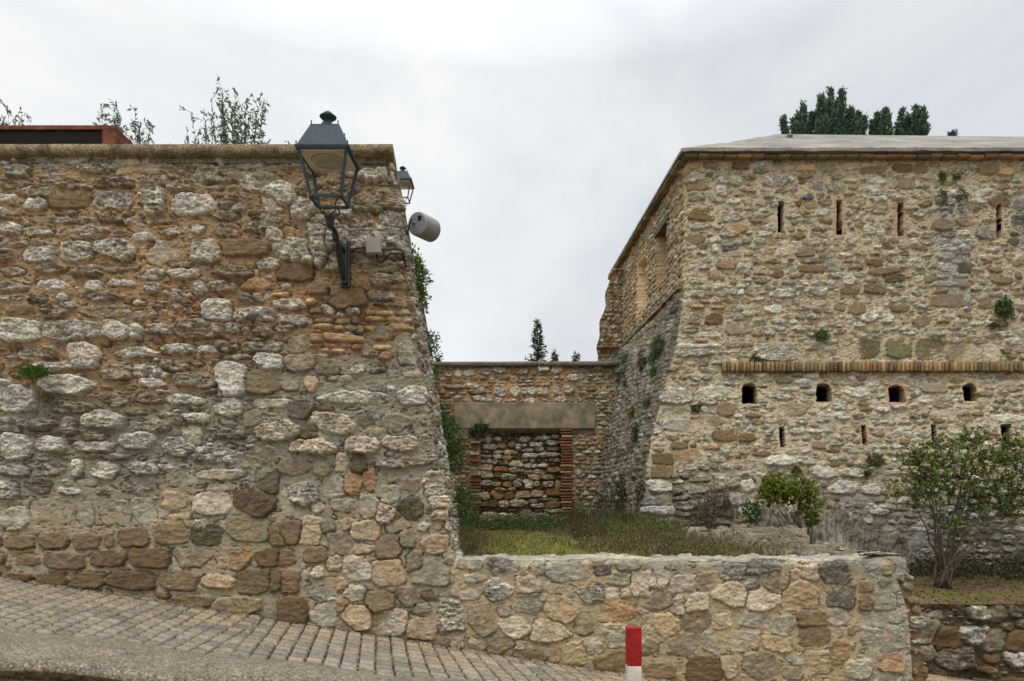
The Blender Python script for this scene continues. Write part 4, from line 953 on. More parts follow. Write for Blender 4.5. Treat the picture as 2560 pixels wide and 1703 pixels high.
# ================================================================== BACK WALL
YB = 15.7; KB = YB / F
mapB = lambda x, y: ((x - CX) * KB, EYE + (HZ - y) * KB, KB)
bw = empty('rear_passage_wall', (.4, YB, 1.3), 'stone wall closing the passage with a walled-up doorway under a long lintel', 'wall')
def vB(x, y): p, z, _ = mapB(x * 1.0862, y * 1.0862); return p, z
ox0, oz1 = vB(1105, 992); ox1, oz0 = vB(1293, 1210)
lx0, lz1 = vB(1045, 928); lx1, lz0 = vB(1369, 990)
DB = """763,390,60,50,q 760,470,1,1,q 1120,390,60,40,q 208,413,45,40,q 270,410,60,35,q 360,400,70,40,g 440,390,90,40,g 560,400,90,40,s 690,385,60,35,q 855,437,60,35,q 290,485,70,28,q 455,515,70,50,g 530,515,50,50,Q 580,515,35,40,g 625,512,45,45,q 685,518,70,40,g 765,510,50,50,g 835,505,50,45,g 320,550,60,30,q 370,560,70,30,g 440,562,35,30,Q 615,565,60,25,Q 790,560,60,30,q 320,515,90,30,s 190,490,100,25,s 900,430,40,30,c"""
def explB(W):
    W.explicit(DB, 1050, 750, 2.24, mapB)
    W.explicit("""770,365,50,35,q 822,365,60,55,Q 910,360,80,45,q 1170,360,100,50,q 1330,350,140,40,q 1460,335,80,45,Q 835,430,130,55,q 940,425,80,50,O 1040,410,60,50,g 1105,430,50,60,q 1270,410,120,50,q 1415,395,130,55,g 1200,465,110,30,q 1305,455,90,40,q 1430,450,130,35,d 795,480,90,30,s 915,482,110,35,p 1035,485,120,45,p 800,520,100,30,p 910,528,85,45,p 1000,538,90,45,O 1220,515,150,50,q 1400,505,190,45,q 1170,560,50,40,g 1240,563,55,40,q 770,570,60,45,s 830,568,50,45,p 885,578,50,50,g 965,585,100,45,s 1090,595,140,60,p 1450,560,100,40,s 800,625,120,60,p 940,645,130,55,O 1220,612,120,45,q 1335,610,85,42,q 1090,652,140,45,g 1435,650,140,50,O 1200,670,80,45,g 1305,668,110,45,p 800,695,130,65,p 915,695,70,50,m 1015,715,130,60,s 1255,720,110,50,p 1380,718,130,45,s 795,772,115,55,g 900,785,80,45,m 1000,785,80,55,O 1100,775,90,75,g 1195,780,85,80,q 1275,780,75,50,p 1385,780,90,60,q 1480,790,60,70,m 940,835,110,35,s 1045,828,70,35,g 785,895,90,70,q 910,885,120,75,O 1020,893,80,70,b 1150,885,140,70,p 1280,875,120,60,p 1360,895,45,30,q 1435,860,130,65,b 1400,925,210,30,s 785,970,75,50,m 865,970,95,65,b 970,968,95,65,q 1105,960,160,75,g 1240,945,90,45,m 1290,985,140,45,g 1430,980,150,65,b 820,1090,150,80,q 960,1085,120,65,q 1045,1090,50,60,p 1175,1070,100,90,m 1310,1090,160,80,g 1450,1090,110,70,m 1430,1035,150,45,g""", 1000, 1000, 3.733, mapB, grow=1.15)
def extraB(s, H, col, Q):
    d = np.maximum(np.abs(s.Pp - (ox0 + ox1) / 2) - (ox1 - ox0) / 2, s.Z - oz1)
    H = np.where(d < 0, H * 1.3 - .16, H)
    return H, col, Q
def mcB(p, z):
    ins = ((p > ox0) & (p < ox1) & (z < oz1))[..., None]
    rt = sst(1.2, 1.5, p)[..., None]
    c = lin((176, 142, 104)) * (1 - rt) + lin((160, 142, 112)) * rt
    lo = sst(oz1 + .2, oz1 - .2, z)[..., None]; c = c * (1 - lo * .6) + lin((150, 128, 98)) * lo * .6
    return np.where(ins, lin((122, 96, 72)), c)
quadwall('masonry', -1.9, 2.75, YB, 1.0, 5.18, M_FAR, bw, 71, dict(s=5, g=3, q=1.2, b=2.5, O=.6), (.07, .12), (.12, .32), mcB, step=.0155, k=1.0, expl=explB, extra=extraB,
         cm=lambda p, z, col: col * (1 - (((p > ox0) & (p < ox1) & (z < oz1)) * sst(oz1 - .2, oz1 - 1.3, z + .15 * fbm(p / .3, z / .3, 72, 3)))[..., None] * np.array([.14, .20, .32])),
         mlev=lambda p, z: np.where((p > ox0) & (p < ox1) & (z < oz1), -.035, .006))
mb = MB(); mb.box((lx0, YB - .10, lz0 + .02), (lx1, YB + .05, lz1), .02); mb.box((lx0 + .02, YB - .085, lz0 - .22), (lx0 + .33, YB + .02, lz0 + .018), .02); mb.build('lintel', M_LINTEL, bw)
mb = MB(); mb.box((ox0 - .02, YB + .0, oz1 - .04), (ox1, YB + .2, lz0 + .018)); mb.build('lintel_soffit', M_WOOD, bw)
coping('coping', [((-2.1, YB - .12, 5.235), (0, .5, 0)), ((2.45, YB - .12, 5.25), (0, .5, 0))], .5, .10, M_COPE2, bw, .08)
RB = [(160, 76, 52), (148, 66, 46), (176, 104, 68), (184, 136, 88), (190, 150, 100), (132, 66, 50), (150, 90, 62)]
for side_, xa, xb, wd in (('l', *[vB(v, 0)[0] for v in (1083, 1106)], .18), ('r', *[vB(v, 0)[0] for v in (1290, 1316)], .24)):
    it = []; z = oz0 + .02
    while z < (oz1 + (.05 if side_ == 'r' else -.02)):
        h_ = rb.uniform(.042, .055); ww = (xb - xa) * rb.uniform(.8, 1.08) * (1.15 if (side_ == 'r' and z > oz1 - .35) else 1)
        if not (side_ == 'l' and (2.62 < z < 2.9 or rb.random() < .4)): it.append((((xa if side_ == 'l' else xb) + (ww / 2 if side_ == 'l' else -ww / 2) + rb.uniform(-.01, .01) * 1 + (.0 if side_ == 'l' else 0), YB - .03 + rb.uniform(-.012, .012), z + h_ / 2), (ww, .16, h_), rb.uniform(-.03, .03), 0, bcol(RB, .95)))
        z += h_ + rb.uniform(.014, .026)
    bricks('brick_jamb', it, bw)

# ================================================================== GROUND, PAVING, TERRACE, BED
def hfield(name, xs, ys, zf, cf, mat, parent=None, q=0.0):
    X, Y = np.meshgrid(xs, ys); Z = zf(X, Y); c = cf(X, Y, Z)
    n, m = len(xs), len(ys); idx = np.arange(n * m).reshape(m, n)
    f = np.stack([idx[:-1, :-1], idx[:-1, 1:], idx[1:, 1:], idx[1:, :-1]], -1).reshape(-1, 4)
    if c is not None and c.shape[-1] == 3: c = np.concatenate([c, np.full(c.shape[:2] + (1,), q)], -1)
    return mesh_np(name, np.stack([X, Y, Z], -1).reshape(-1, 3), f, mat, parent, None if c is None else c.reshape(-1, c.shape[-1]))
def gz(X, Y): return .32 - .155 * np.clip(X, -8, 9) + .12 * (np.clip(Y, -3, 10) - 6.5)
ext = lambda a, b, s_: np.concatenate([[-2500, -400, -100, -30, -14], np.arange(a, b, s_), [14, 30, 100, 400, 2500]])
tag(hfield('ground', ext(-10, 12, .5), ext(-6, 12, .5), lambda X, Y: gz(X, Y) - .03, lambda X, Y, Z: None, M_GROUND), kind='structure')
def gfan(X0): return np.where(X0 < -2.35, .05 + .02 * (X0 + 2.35), np.interp(X0, [-2.35, -1.3, -.3, 1, 4], [-.10, -.19, -.38, -.5, -.5]))
def paveH(X, Y):
    wx = .006 * fbm(X / .3, Y / .3, 101, 2); d = Y - 6.5
    g = gfan(X - gfan(X) * d); X0 = X - g * d + wx; X0 = X - gfan(X0) * d + wx
    left = X0 < -2.35
    cw = .132; a = (X0 + 50) / cw; ci = np.floor(a); fa = (a - ci) * cw
    rh = np.where(TAB[ci.astype(int) & 255, 7] > .35, .096, .104)
    b = (d + np.where(left, .10 * X0, .03 * X0) + TAB[ci.astype(int) & 255, 3] * .1 + .005 * fbm(X / .2, Y / .2, 102, 2)) / rh
    bi = np.floor(b); fb = (b - bi) * rh
    e = np.minimum(np.minimum(fa, cw - fa) - .0028, np.minimum(fb, rh - fb) - .0075)
    h1 = TAB[ci.astype(int) & 255, bi.astype(int) & 255]; h2 = TAB[bi.astype(int) & 255, (ci.astype(int) + 77) & 255]; h3 = TAB[(ci.astype(int) + 31) & 255, (bi.astype(int) + 19) & 255]
    return e, h1, h2, h3, fa - cw / 2, fb - rh / 2
def pz(X, Y):
    e, h1, h2, h3, fx, fy = paveH(X, Y)
    k = sst(.001, .011, e)
    return gz(X, Y) - .022 + k * .010 + k * (.016 + .008 * h1 + (h2 - .5) * .08 * fx + (h3 - .5) * .08 * fy) + .002 * fbm(X / .03, Y / .03, 103, 3) + .01 * fbm(X / .8, Y / .8, 104, 2)
def pc(X, Y, Z):
    e, h1, h2, h3, fx, fy = paveH(X, Y)
    k = sst(.001, .009, e)[..., None]
    base = lin((136, 127, 113)) * (.72 + .5 * h1[..., None]); tan = lin((156, 138, 112)) * (.8 + .35 * h3[..., None])
    near = np.clip(sst(5.75, 6.4, Y + .25 * fbm(X / .5, Y / .3, 105, 3)) * .75 * sst(.25, .6, h2), 0, 1)[..., None]
    st = base * (1 - near) + tan * near
    grit = (vn(X / .011, Y / .011, 9) > .8)[..., None] * sst(.010, .002, e)[..., None]
    jo = lin((34, 29, 25)) * (1 - grit) + lin((170, 162, 150)) * grit
    fil = sst(0.2, .6, fbm(X / .35, Y / .3, 106, 3))[..., None] * .4
    jo = jo * (1 - fil) + lin((120, 108, 90)) * fil
    return jo * (1 - k) + st * k
tag(hfield('pavement', np.arange(-5.4, 1.9, .0095), np.arange(4.6, 6.56, .0095), pz, pc, M_PAVE), kind='structure')
tag(hfield('street', np.concatenate([np.arange(1.9, 9.5, .022)]), np.arange(4.6, 8.6, .022), lambda X, Y: pz(X, Y) + .001, pc, M_PAVE), kind='structure')
tag(hfield('road', np.arange(-6.5, 1.9, .05), np.arange(1.0, 4.61, .05), lambda X, Y: gz(X, Y) - .004, lambda X, Y, Z: np.broadcast_to(lin((128, 116, 98)), X.shape + (3,)), M_PAVE), kind='structure')
# grit and dead leaves line at the foot of the wall
# terrace between the walls
def edgeR(Y): return np.interp(Y, [6.5, 7.2, 8.2, 9.3, 12], [3.70, 3.65, 3.45, 3.25, 2.8])
def tz(X, Y): return 1.17 + .035 * np.clip(Y - 6.9, 0, 9) + .05 * fbm(X / .7, Y / .7, 111, 4) + .02 * fbm(X / .1, Y / .1, 112, 2) + .10 * sst(8.5, 11.5, Y) * sst(1.0, 2.4, X)
def tcol(X, Y, Z):
    n = fbm(X / .5, Y / .7, 113, 4)[..., None]; g = np.exp(-(((X - .35) / .9) ** 2 + ((Y - 9.8) / 2.2) ** 2))[..., None]
    c = lin((92, 76, 56)) * (1 + .4 * n); gr = lin((112, 116, 46)); k = np.clip(g * .9 + .5 * n, 0, .8)
    return c * (1 - k) + gr * k
tag(hfield('terrace_ground', np.arange(-1.9, 3.66, .03), np.arange(6.85, 16.2, .03), tz, tcol, M_ROCK), kind='structure')
# the broken cross wall and the rock under the fortress
def bankz(X, Y):
    # ridge of the broken wall: runs back and left from the end of the low wall
    xr = np.interp(Y, [6.4, 7, 8, 9.3, 9.8], [3.50, 3.46, 3.30, 3.0, 2.95]); zr = np.interp(Y, [6.8, 7.1, 8.2, 9.0, 9.6], [1.20, 1.24, 1.31, 1.42, 1.46])
    right = np.where(Y < 9.2, np.interp(X - xr, [.25, .50, .62], [0, .03, 1.2]), 0)
    left = sst(.42, .62, xr - X) * .6
    f1, f2 = cell(X / .34, Y / .20, 5); st = np.clip((f2 - f1) * 3, 0, 1)
    lay = fbm(X / .3, Y / .035, 121, 3)
    return zr - .5 * sst(6.84, 6.78, Y) - .04 * sst(7.05, 6.9, Y) - .6 * sst(9.8, 9.9, Y) - right - left + .05 * (st - .5) * 1 + .11 * (TAB[(np.floor(X / .34 + .5)).astype(int) & 255, np.floor(Y / .2 + .5).astype(int) & 255] - .5) + .012 * lay + .025 * fbm(X / .12, Y / .1, 122, 3)
def bankc(X, Y, Z):
    f1, f2 = cell(X / .34, Y / .20, 5); st = sst(.05, .16, f2 - f1)[..., None]
    n = fbm(X / .2, Y / .09, 123, 4)[..., None]
    c = lin((116, 104, 84)) * (1 + .7 * n); pale = lin((164, 156, 138)); k = sst(.3, .7, n); c = c * (1 - k) + pale * k
    c = lin((70, 58, 44)) * (1 - st) + c * .72 * st
    return np.concatenate([c, .35 * st], -1)
bk = hfield('broken_wall', np.arange(2.35, 4.02, .013), np.arange(6.76, 9.9, .016), bankz, bankc, M_ROCK)
tag(bk, 'crumbled top of an old cross wall with layered flat stones beside the weedy terrace', 'ruined wall')
def bedz(X, Y): return .545 + .04 * np.clip(Y - 8.3, 0, 5) + .03 * fbm(X / .6, Y / .6, 131, 4) + .012 * fbm(X / .08, Y / .08, 132, 3)
def bedc(X, Y, Z):
    n = fbm(X / .6, Y / .4, 133, 4)[..., None]; m = fbm(X / .08, Y / .06, 134, 3)[..., None]
    c = lin((88, 72, 52)) * (1 + .55 * m); k = sst(.0, .35, n); c = c * (1 - k) + lin((88, 84, 44)) * k
    k = sst(.1, .5, -n) * .7; return c * (1 - k) + lin((104, 90, 70)) * k
tag(hfield('planting_bed', np.arange(3.4, 11, .03), np.arange(8.33, 12.9, .025), bedz, bedc, M_ROCK), kind='structure')
def surfR(U, Z):
    Wd = np.interp(U, [2.9, 3.05, 3.5, 4.0, 4.6, 5.3, 6.0, 7.0, 8.4], [-.1, .45, .75, 1.5, 2.1, 1.9, 1.0, .5, -.1]); tp = np.interp(U, [2.9, 3.4, 4.5, 5.5, 6.5, 8.2], [2.3, 2.45, 2.25, 2.1, 1.5, .9]) + .12 * fbm(U / .4, U * 0, 150, 3)
    t = np.clip((Z - .45) / (tp - .45), 0, 1.2)
    D = np.where(t < 1, Wd * np.clip(1 - t, 0, 1) ** (.55 + .4 * sst(3.6, 4.2, U)), -.5 * (t - 1) * 3)
    return np.stack([U, 12.32 - D, Z], -1), np.stack([0 * U, -.8 + 0 * U, .6 * sst(3.5, 4.0, U)], -1)
WR = Wall('rock', np.arange(2.9, 8.4, .0145), np.arange(.45, 2.6, .0125), lambda z: 0 * np.asarray(z, float), surfR, 151, 1.2)
WR.fill(lambda p, z: p < 4.1 + .2 * math.sin(z * 9) or z > 1.7, (2.7, 8.5, .4, 2.7), (.08, .2), (.16, .45), dict(g=4, s=4, q=1, c=2), .95, .04, 12, clear=-.004)
WR.fill(lambda p, z: p < 4.1 or z > 1.6, (2.7, 8.5, .4, 2.7), (.04, .07), (.06, .16), dict(g=4, s=4, q=1), .95, .04, 12, skip=.2)
def extraR(s, H, col, Q):
    x, z = s.Pp, s.Z; d = x - .75 * z + .12 * fbm(x / .5, z / .5, 152, 3)
    r = fbm(d / .045, (z + .5 * x) / .9, 153, 3, .65); n = fbm(x / .35, z / .3, 154, 4)
    k = sst(3.9, 4.4, x) * sst(1.9, 1.6, z + .15 * n)
    rc = lin((100, 93, 78)) * (1 + .45 * r + .35 * n)[..., None]; kk = sst(.2, .55, n + .4 * r)[..., None]; rc = rc * (1 - kk) + lin((128, 121, 106)) * kk
    H = H * (1 - k) + k * (.035 * r + .07 * fbm(x / .12, z / .1, 155, 3)) + .10 * fbm(x / .35, z / .25, 156, 4, .6)
    col = col * (1 - k[..., None]) + rc * k[..., None]
    dk = np.clip(sst(5.4, 6.6, x) * .7 + sst(3.9, 3.6, x) * .45 * (.8 + n), 0, .9)[..., None]; col = col * (1 - dk) + lin((84, 76, 62)) * dk * (1 + .5 * n[..., None])
    return H, col * .85, np.where(k > .5, .25, Q)
rk = WR.finish(lambda p, z: np.broadcast_to(lin((132, 120, 100)), p.shape + (3,)), lambda p, z: 0 * p, None, M_FAR, None, extraR, name='rock_outcrop', prot=1.4)
tag(rk, 'bare grey bedrock bulging from the foot of the fortress behind the broken wall', 'rock outcrop')
# retaining wall of the bed
rw = empty('retaining_wall', (6.5, 8.3, -.2), 'low brown rubble retaining wall holding the planting bed at bottom right', 'wall')
DRW = """2290,1575,110,70,m 2370,1600,80,60,b 2420,1588,100,40,g 2480,1600,70,50,m 2440,1530,50,32,g 2490,1535,40,36,m 2540,1610,60,60,b 2540,1640,60,50,q 2320,1540,90,22,c 2250,1535,60,20,c 2390,1640,90,60,s 2300,1630,90,40,s"""
Y8 = 8.3
quadwall('masonry', 3.7, 10.5, Y8, -.75, .60, M_ROCK, rw, 81, dict(b=4, s=4, m=3, g=1), (.10, .2), (.16, .42), (98, 82, 60), step=.014, k=1.1,
         expl=lambda W: W.explicit(DRW, 0, 0, 1, lambda x, y: ((x - CX) * Y8 / F, EYE + (HZ - y) * Y8 / F, Y8 / F)), prot=1.5,
         extra=lambda s, H, col, Q: (H + .05 * fbm(s.Pp / .3, s.Z / .2, 88, 3), col * .82 * (1 - .45 * sst(-.05, .5, fbm(s.Pp / .4, s.Z / .3, 89, 4)))[..., None], Q))
# high ground behind the left wall
tag(hfield('upper_ground', np.array([-60, -20, -8, -5, -3.6, -2.7]), np.array([6.85, 9, 12, 15, 20, 40, 90]), lambda X, Y: 4.5 + 0 * X, lambda X, Y, Z: None, M_GROUND), kind='structure')
# parapet in the foreground
pr_ = MB()
rings = []
for i in range(90):
    X = -3.2 + i * .055; zt_ = 1.3 - .12 * (X + 1.47) + .016 * (X + .8) ** 2 - .004
    zt_ += .006 * math.sin(i * .7)
    ny = min(.19, max(-.15, .217 * (X + 1.2))); sec = [(1.66 + ny, -.9), (1.64 + ny, -.06), (1.625 + ny, -.045), (1.61 + ny, -.02), (1.63 + ny, 0), (1.80 + ny * .5, .004), (1.95, 0), (1.975, -.02), (1.965, -.06), (1.96, -.9)]
    rings.append([(X, y, zt_ + dz) for y, dz in sec])
pr_.loft(rings)
o = pr_.build('parapet', M_PARA, None, True); tag(o, 'blurred foreground parapet of coarse exposed aggregate concrete', 'parapet')
o.data.materials.append(simple('mossy_concrete', (92, 80, 46), .95, .6, 25, .6, .004, col2=(64, 54, 36), speck=(120, .7)))
for p in o.data.polygons:
    if abs(p.normal.y) > .8 and p.center.y < 1.7: p.material_index = 1
# bollard
bl = empty('bollard', (.872, 4.9, float(gz(.872, 4.9))), 'square post painted red above white standing at the street edge', 'bollard')
zb = float(gz(.872, 4.9)); ztp = .843 - zb; zm = EYE + (HZ - 1530 * 1.0862) * 4.9 / F - zb
mb = MB(); mb.box((-.05, -.05, 0), (.05, .05, zm - .001), .006); mb.build('shaft', M_WHITE, bl)
mb = MB(); mb.box((-.0505, -.0505, zm), (.0505, .0505, ztp), .006); mb.build('red_band', M_RED, bl)

# ================================================================== PLANTS
def leafmesh(name, pos, dirs, size, aspect, cols, parent=None, fold=.25, mat=None, jit=.35, r=None):
    r = r or rng; n = len(pos); pos = np.asarray(pos, float); d = np.asarray(dirs, float) + r.normal(0, jit, (n, 3))
    d /= np.linalg.norm(d, axis=1, keepdims=True) + 1e-9
    t = r.normal(0, 1, (n, 3)); sd_ = np.cross(d, t); sd_ /= np.linalg.norm(sd_, axis=1, keepdims=True) + 1e-9
    nn = np.cross(sd_, d); sz = (np.asarray(size) * r.uniform(.65, 1.25, n))[:, None]
    b = pos; tip = pos + d * sz; mid = pos + d * sz * .45
    l = mid + sd_ * sz * aspect / 2 + nn * sz * fold * aspect; rr_ = mid - sd_ * sz * aspect / 2 + nn * sz * fold * aspect
    V = np.stack([b, rr_, tip, l], 1).reshape(-1, 3); Fq = np.arange(4 * n).reshape(n, 4)
    tri = np.concatenate([Fq[:, [0, 1, 2]], Fq[:, [0, 2, 3]]])
    cc = np.asarray(cols, float); ci = r.integers(0, len(cc), n); c = lin(cc)[ci] * r.uniform(.65, 1.35, (n, 1))
    return mesh_np(name, V, tri, mat or M_LEAF, parent, np.repeat(c, 4, 0), smooth=False)
def hit(surf, x, y, u0, u1, Y0, Y1, side_):
    """march the ray of photo pixel (v units) to the wall surface"""
    best = None
    for Y in np.arange(Y0, Y1, .02):
        q = PV(x, y, Y)
        if side_ == 'L': e = q.x - (float(XL(q.z)) + SK * (Y - YL))
        else:
            Yq = float(Yf(q.z)); tt = max(Y - Yq, 0); dd = float(np.interp(q.z, [1.6, 3.6, 5.0, 5.8, 6.0], [.1, .3, .38, .15, 0])) * min(tt / 3, 1.4)
            e = (float(XF(q.z)) + SK * tt - dd) - q.x
        if e <= 0: return q
    return PV(x, y, (Y0 + Y1) / 2)
LG = [(86, 112, 40), (104, 130, 50), (68, 92, 34), (124, 128, 62)]
GR = [(62, 92, 34), (78, 110, 40), (50, 78, 30), (92, 120, 52)]
OL = [(84, 96, 44), (104, 108, 52), (70, 80, 38), (116, 100, 56)]
DG = [(46, 66, 36), (58, 78, 42), (70, 84, 50), (38, 54, 30)]
def tuft(name, c, rx, rz, n, leaf, cols, label, cat='plant', group=None, nrm=(0, -1, 0), aspect=.55, ry=None):
    g = np.random.default_rng(int(abs(c[0] * 1000) + abs(c[2] * 777)) % 99991)
    nrm = np.array(nrm, float); v = g.normal(0, 1, (n, 3)); v /= np.linalg.norm(v, axis=1, keepdims=True); rad = g.uniform(.3, 1, (n, 1)) ** .5
    lump = 1 + .35 * np.sin(v[:, :1] * 7 + c[0] * 9) * np.cos(v[:, 2:] * 6)
    q = v * rad * lump * np.array([rx, ry or rx * .6, rz])
    q = q - np.minimum(q @ nrm, 0)[:, None] * nrm * .85 + nrm * .01
    d = q / np.array([rx, rx, rz]) + np.array([0, 0, .5])
    mb = MB()
    for k in range(7):
        e = q[k * (n // 8)]; mb.tube([(0, 0, 0), tuple(e * .55), tuple(e * .98)], [.006, .004, .002], 4)
    r_ = empty(name, c, label, cat, group)
    o = mb.build('stems', M_BARK, None); o.parent = r_
    o = leafmesh('foliage', q, d, leaf, aspect, cols, None, r=g, jit=.5); o.parent = r_
    return r_
WPG = 'small plants rooted in the stone walls'
# on the left wall front
q = mapL(97 * 1.0862, 862 * 1.0862); tuft('wall_plant', (q[0], 6.41, q[1]), .15, .055, 900, .02, [(70, 104, 34), (88, 118, 40), (54, 84, 30)], 'flat bright green cushion plant on a ledge at far left of the wall', 'plant', WPG)
q = mapL(122 * 1.0862, 920 * 1.0862); tuft('wall_plant', (q[0], 6.44, q[1]), .06, .05, 260, .02, OL, 'small olive moss tuft just below the flat cushion plant', 'plant', WPG)
# ivy along the passage face of the left wall
for (x, y, rx, rz, n, lab) in ((949, 640, .17, .30, 1500, 'upper ivy clump hanging over the corner beside the cables'), (960, 690, .11, .15, 500, 'ivy tail hanging just below the topmost ivy clump'), (981, 793, .17, .16, 700, 'bushy green plant sticking out of the passage face halfway down the wall edge'),
        (996, 875, .10, .22, 350, 'thin ivy strand on the wall edge left of the rear coping'), (1012, 960, .14, .26, 600, 'ivy strand on the passage face level with the long lintel'), (1031, 1005, .22, .24, 900, 'dark ivy bulge left of the walled-up doorway lintel end'), (1040, 1052, .17, .2, 700, 'dark green ivy clump just under the ivy bulge'), (1062, 1160, .2, .22, 700, 'lowest ivy clump near the foot of the passage face')):
    c = hit(None, x, y, 0, 0, 6.6, 15.4, 'L'); tuft('ivy', c, rx * (1 if c.y < 9 else 1.25), rz * (1 if c.y < 9 else 1.3), n, .05, LG + GR if y < 800 else GR, lab, 'ivy', 'ivy on the passage side of the brown wall', nrm=(1, -.2, 0), ry=rx * 2.2)
# fort plants
for (x, y, rx, rz, n, cols, lab) in ((1737, 838, .12, .14, 420, DG + GR, 'green tuft at the left end of the brick string course'), (1808, 850, .10, .08, 260, GR, 'low green tuft on the brick course right of the first one'), (1888, 775, .12, .10, 420, GR, 'round green tuft on the fortress wall above the brick course'),
        (1600, 942, .10, .07, 240, DG, 'tiny dark tuft left of the arched openings'), (2304, 714, .17, .20, 900, DG + GR, 'largest round dark tuft, right of the strip on the fortress wall'), (2282, 752, .09, .05, 200, OL, 'tiny tuft just under the largest round tuft'),
        (2162, 460, .13, .13, 420, OL + GR, 'green tuft at the top left of the projecting dark stone strip'), (2206, 455, .11, .14, 380, OL, 'olive tuft at the top right of the projecting dark stone strip'), (2166, 410, .07, .07, 160, GR, 'tiny green tuft just under the eave above the dark stone strip'), (2198, 412, .07, .06, 130, OL, 'tiny dry tuft under the eave beside the green one'),
        (2012, 1062, .16, .12, 700, OL, 'olive green cushion plant below the lower loopholes'), (1715, 1110, .13, .11, 500, DG + GR, 'dark green tuft to the left above the small bush'), (1992, 1090, .06, .05, 160, GR, 'tiny bright tuft below the olive cushion plant'), (1945, 850, .05, .05, 120, GR, 'tiniest green tuft in the middle of the brick course'), (1830, 1083, .09, .07, 200, [(96, 66, 50), (82, 60, 44)], 'dry reddish brown tuft above the small bush')):
    p, z, m = mapF(x * 1.0862, y * 1.0862); tuft('wall_plant', (p, float(Yf(z)) - .05, z), rx, rz, n, .035, cols, lab, 'plant', WPG)
for (x, y, rx, rz, n, cols, lab) in ((1436, 845, .26, .36, 1200, DG + GR, 'large dark green shrublet high on the shaded side of the fortress passage'), (1518, 800, .14, .26, 700, DG + GR, 'green plant near the front corner at the top of the shaded slope'), (1505, 828, .12, .20, 500, GR, 'green plant just below and left of the corner plant'), (1482, 838, .12, .16, 400, DG, 'dark tuft between the large shrublet and the corner plants'),
        (1480, 815, .09, .10, 200, OL, 'small olive tuft under the passage brick ledge'), (1507, 858, .09, .1, 240, GR, 'small green tuft low beside the corner plants'), (1492, 930, .10, .11, 300, GR, 'lone bright tuft in the middle of the shaded slope'), (1468, 998, .13, .20, 500, DG, 'dark tuft below the lone bright tuft on the shaded slope'), (1443, 880, .08, .1, 160, DG, 'small tuft beneath the large shrublet'), (1455, 950, .08, .1, 160, OL, 'faint olive tuft on the left of the shaded slope'),
        (1478, 1135, .12, .22, 420, DG, 'dark plant at the foot of the front corner slope'), (1433, 1150, .22, .45, 1300, DG, 'tall dark growth low on the shaded slope near the ground')):
    c = hit(None, x, y, 0, 0, 12.5, 17.8, 'F'); tuft('wall_plant', c, rx, rz, n, .04, cols, lab, 'plant', WPG, nrm=(-1, -.2, .2), ry=rx * 1.3)
p, z = vB(1104, 992); tuft('wall_plant', (p, YB - .12, z), .2, .16, 700, .045, GR + DG, 'leafy green plant under the left end of the long lintel', 'plant', WPG)
# bushes: stems reaching into crown blobs, leaves around the twig ends
def bush(name, base, blobs, nt_, nl, leaf, cols, label, cat, stems=7, spread=.12, rad=.02, tipcols=None, parent_cols=None, twig=.0025):
    g = np.random.default_rng(int(base[0] * 100)); base = Vector(base); r_ = empty(name, base, label, cat)
    bl_ = [(Vector(c) - base, Vector(s_)) for c, s_ in blobs]; wts = np.array([s_.x * s_.z for c, s_ in bl_]); wts /= wts.sum()
    mains = []; mb = MB()
    for k in range(stems):
        c, s_ = bl_[k % len(bl_)]
        b0 = Vector((g.uniform(-spread, spread), g.uniform(-spread, spread) * .6, -.03))
        e = c + Vector([g.uniform(-.5, .5) * s_[i] for i in range(3)]); e.z = c.z + g.uniform(-.5, .2) * s_.z
        pts = []
        for i in range(9):
            t = i / 8; q = b0.lerp(e, t); q.x += -(e.x - b0.x) * .15 * math.sin(math.pi * t) * (1 - t) * 1.3; q += Vector((g.normal(0, .012), g.normal(0, .012), 0)); pts.append(q)
        rr_ = rad * g.uniform(.6, 1.15); mb.tube(pts, [max(rr_ * (1 - t / 9.5), .003) for t in range(9)], 7); mains.append(pts)
    pos = []; dr = []; tips = []
    for k in range(nt_):
        c, s_ = bl_[g.choice(len(bl_), p=wts)]
        v = g.normal(0, 1, 3); v /= np.linalg.norm(v); v *= g.uniform(.1, 1.25) ** .6
        e = c + Vector((v[0] * s_.x, v[1] * s_.y, v[2] * s_.z))
        bestp = None; bd = 9
        for m in mains:
            for q in m[3:]:
                dd = (q - e).length + max(0, q.z - e.z) * 2
                if dd < bd: bd, bestp = dd, q
        mid = bestp.lerp(e, .5) + Vector((g.normal(0, .03), g.normal(0, .03), -.02 * bd))
        mb.tube([bestp, mid, e], [min(.007, twig * 2.2), twig * 1.4, twig], 4, False)
        ax_ = (e - mid).normalized()
        for j in range(nl):
            t = g.uniform(.15, 1.05) if j > 1 else 1; pp = mid.lerp(e, t); pos.append(tuple(pp)); dr.append(tuple(ax_ * .6 + Vector(tuple(g.normal(0, .7, 3))) + Vector((0, 0, -.1))))
        tips.append(tuple(e))
    o = mb.build('branches', M_BARK, None, True); o.parent = r_
    o = leafmesh('foliage', pos, dr, leaf, .62, cols, None, r=g, jit=.2); o.parent = r_
    if tipcols:
        tp = np.repeat(np.array(tips)[::2], 6, 0) + g.normal(0, .012, (len(tips[::2]) * 6, 3)); o = leafmesh('flower_buds', tp, np.tile([0, 0, 1.], (len(tp), 1)), .035, .45, tipcols, None, r=g); o.parent = r_
    return r_
def BV(x, y, Y, rx, rz, ry=None): return (tuple(PV(x, y, Y)), (rx * 1.0862 * Y / F, (ry or rx) * 1.0862 * Y / F, rz * 1.0862 * Y / F))
LO = [(108, 124, 40), (122, 112, 48), (88, 116, 36), (114, 136, 46)]
bs = PV(2172, 1345, 10.0)
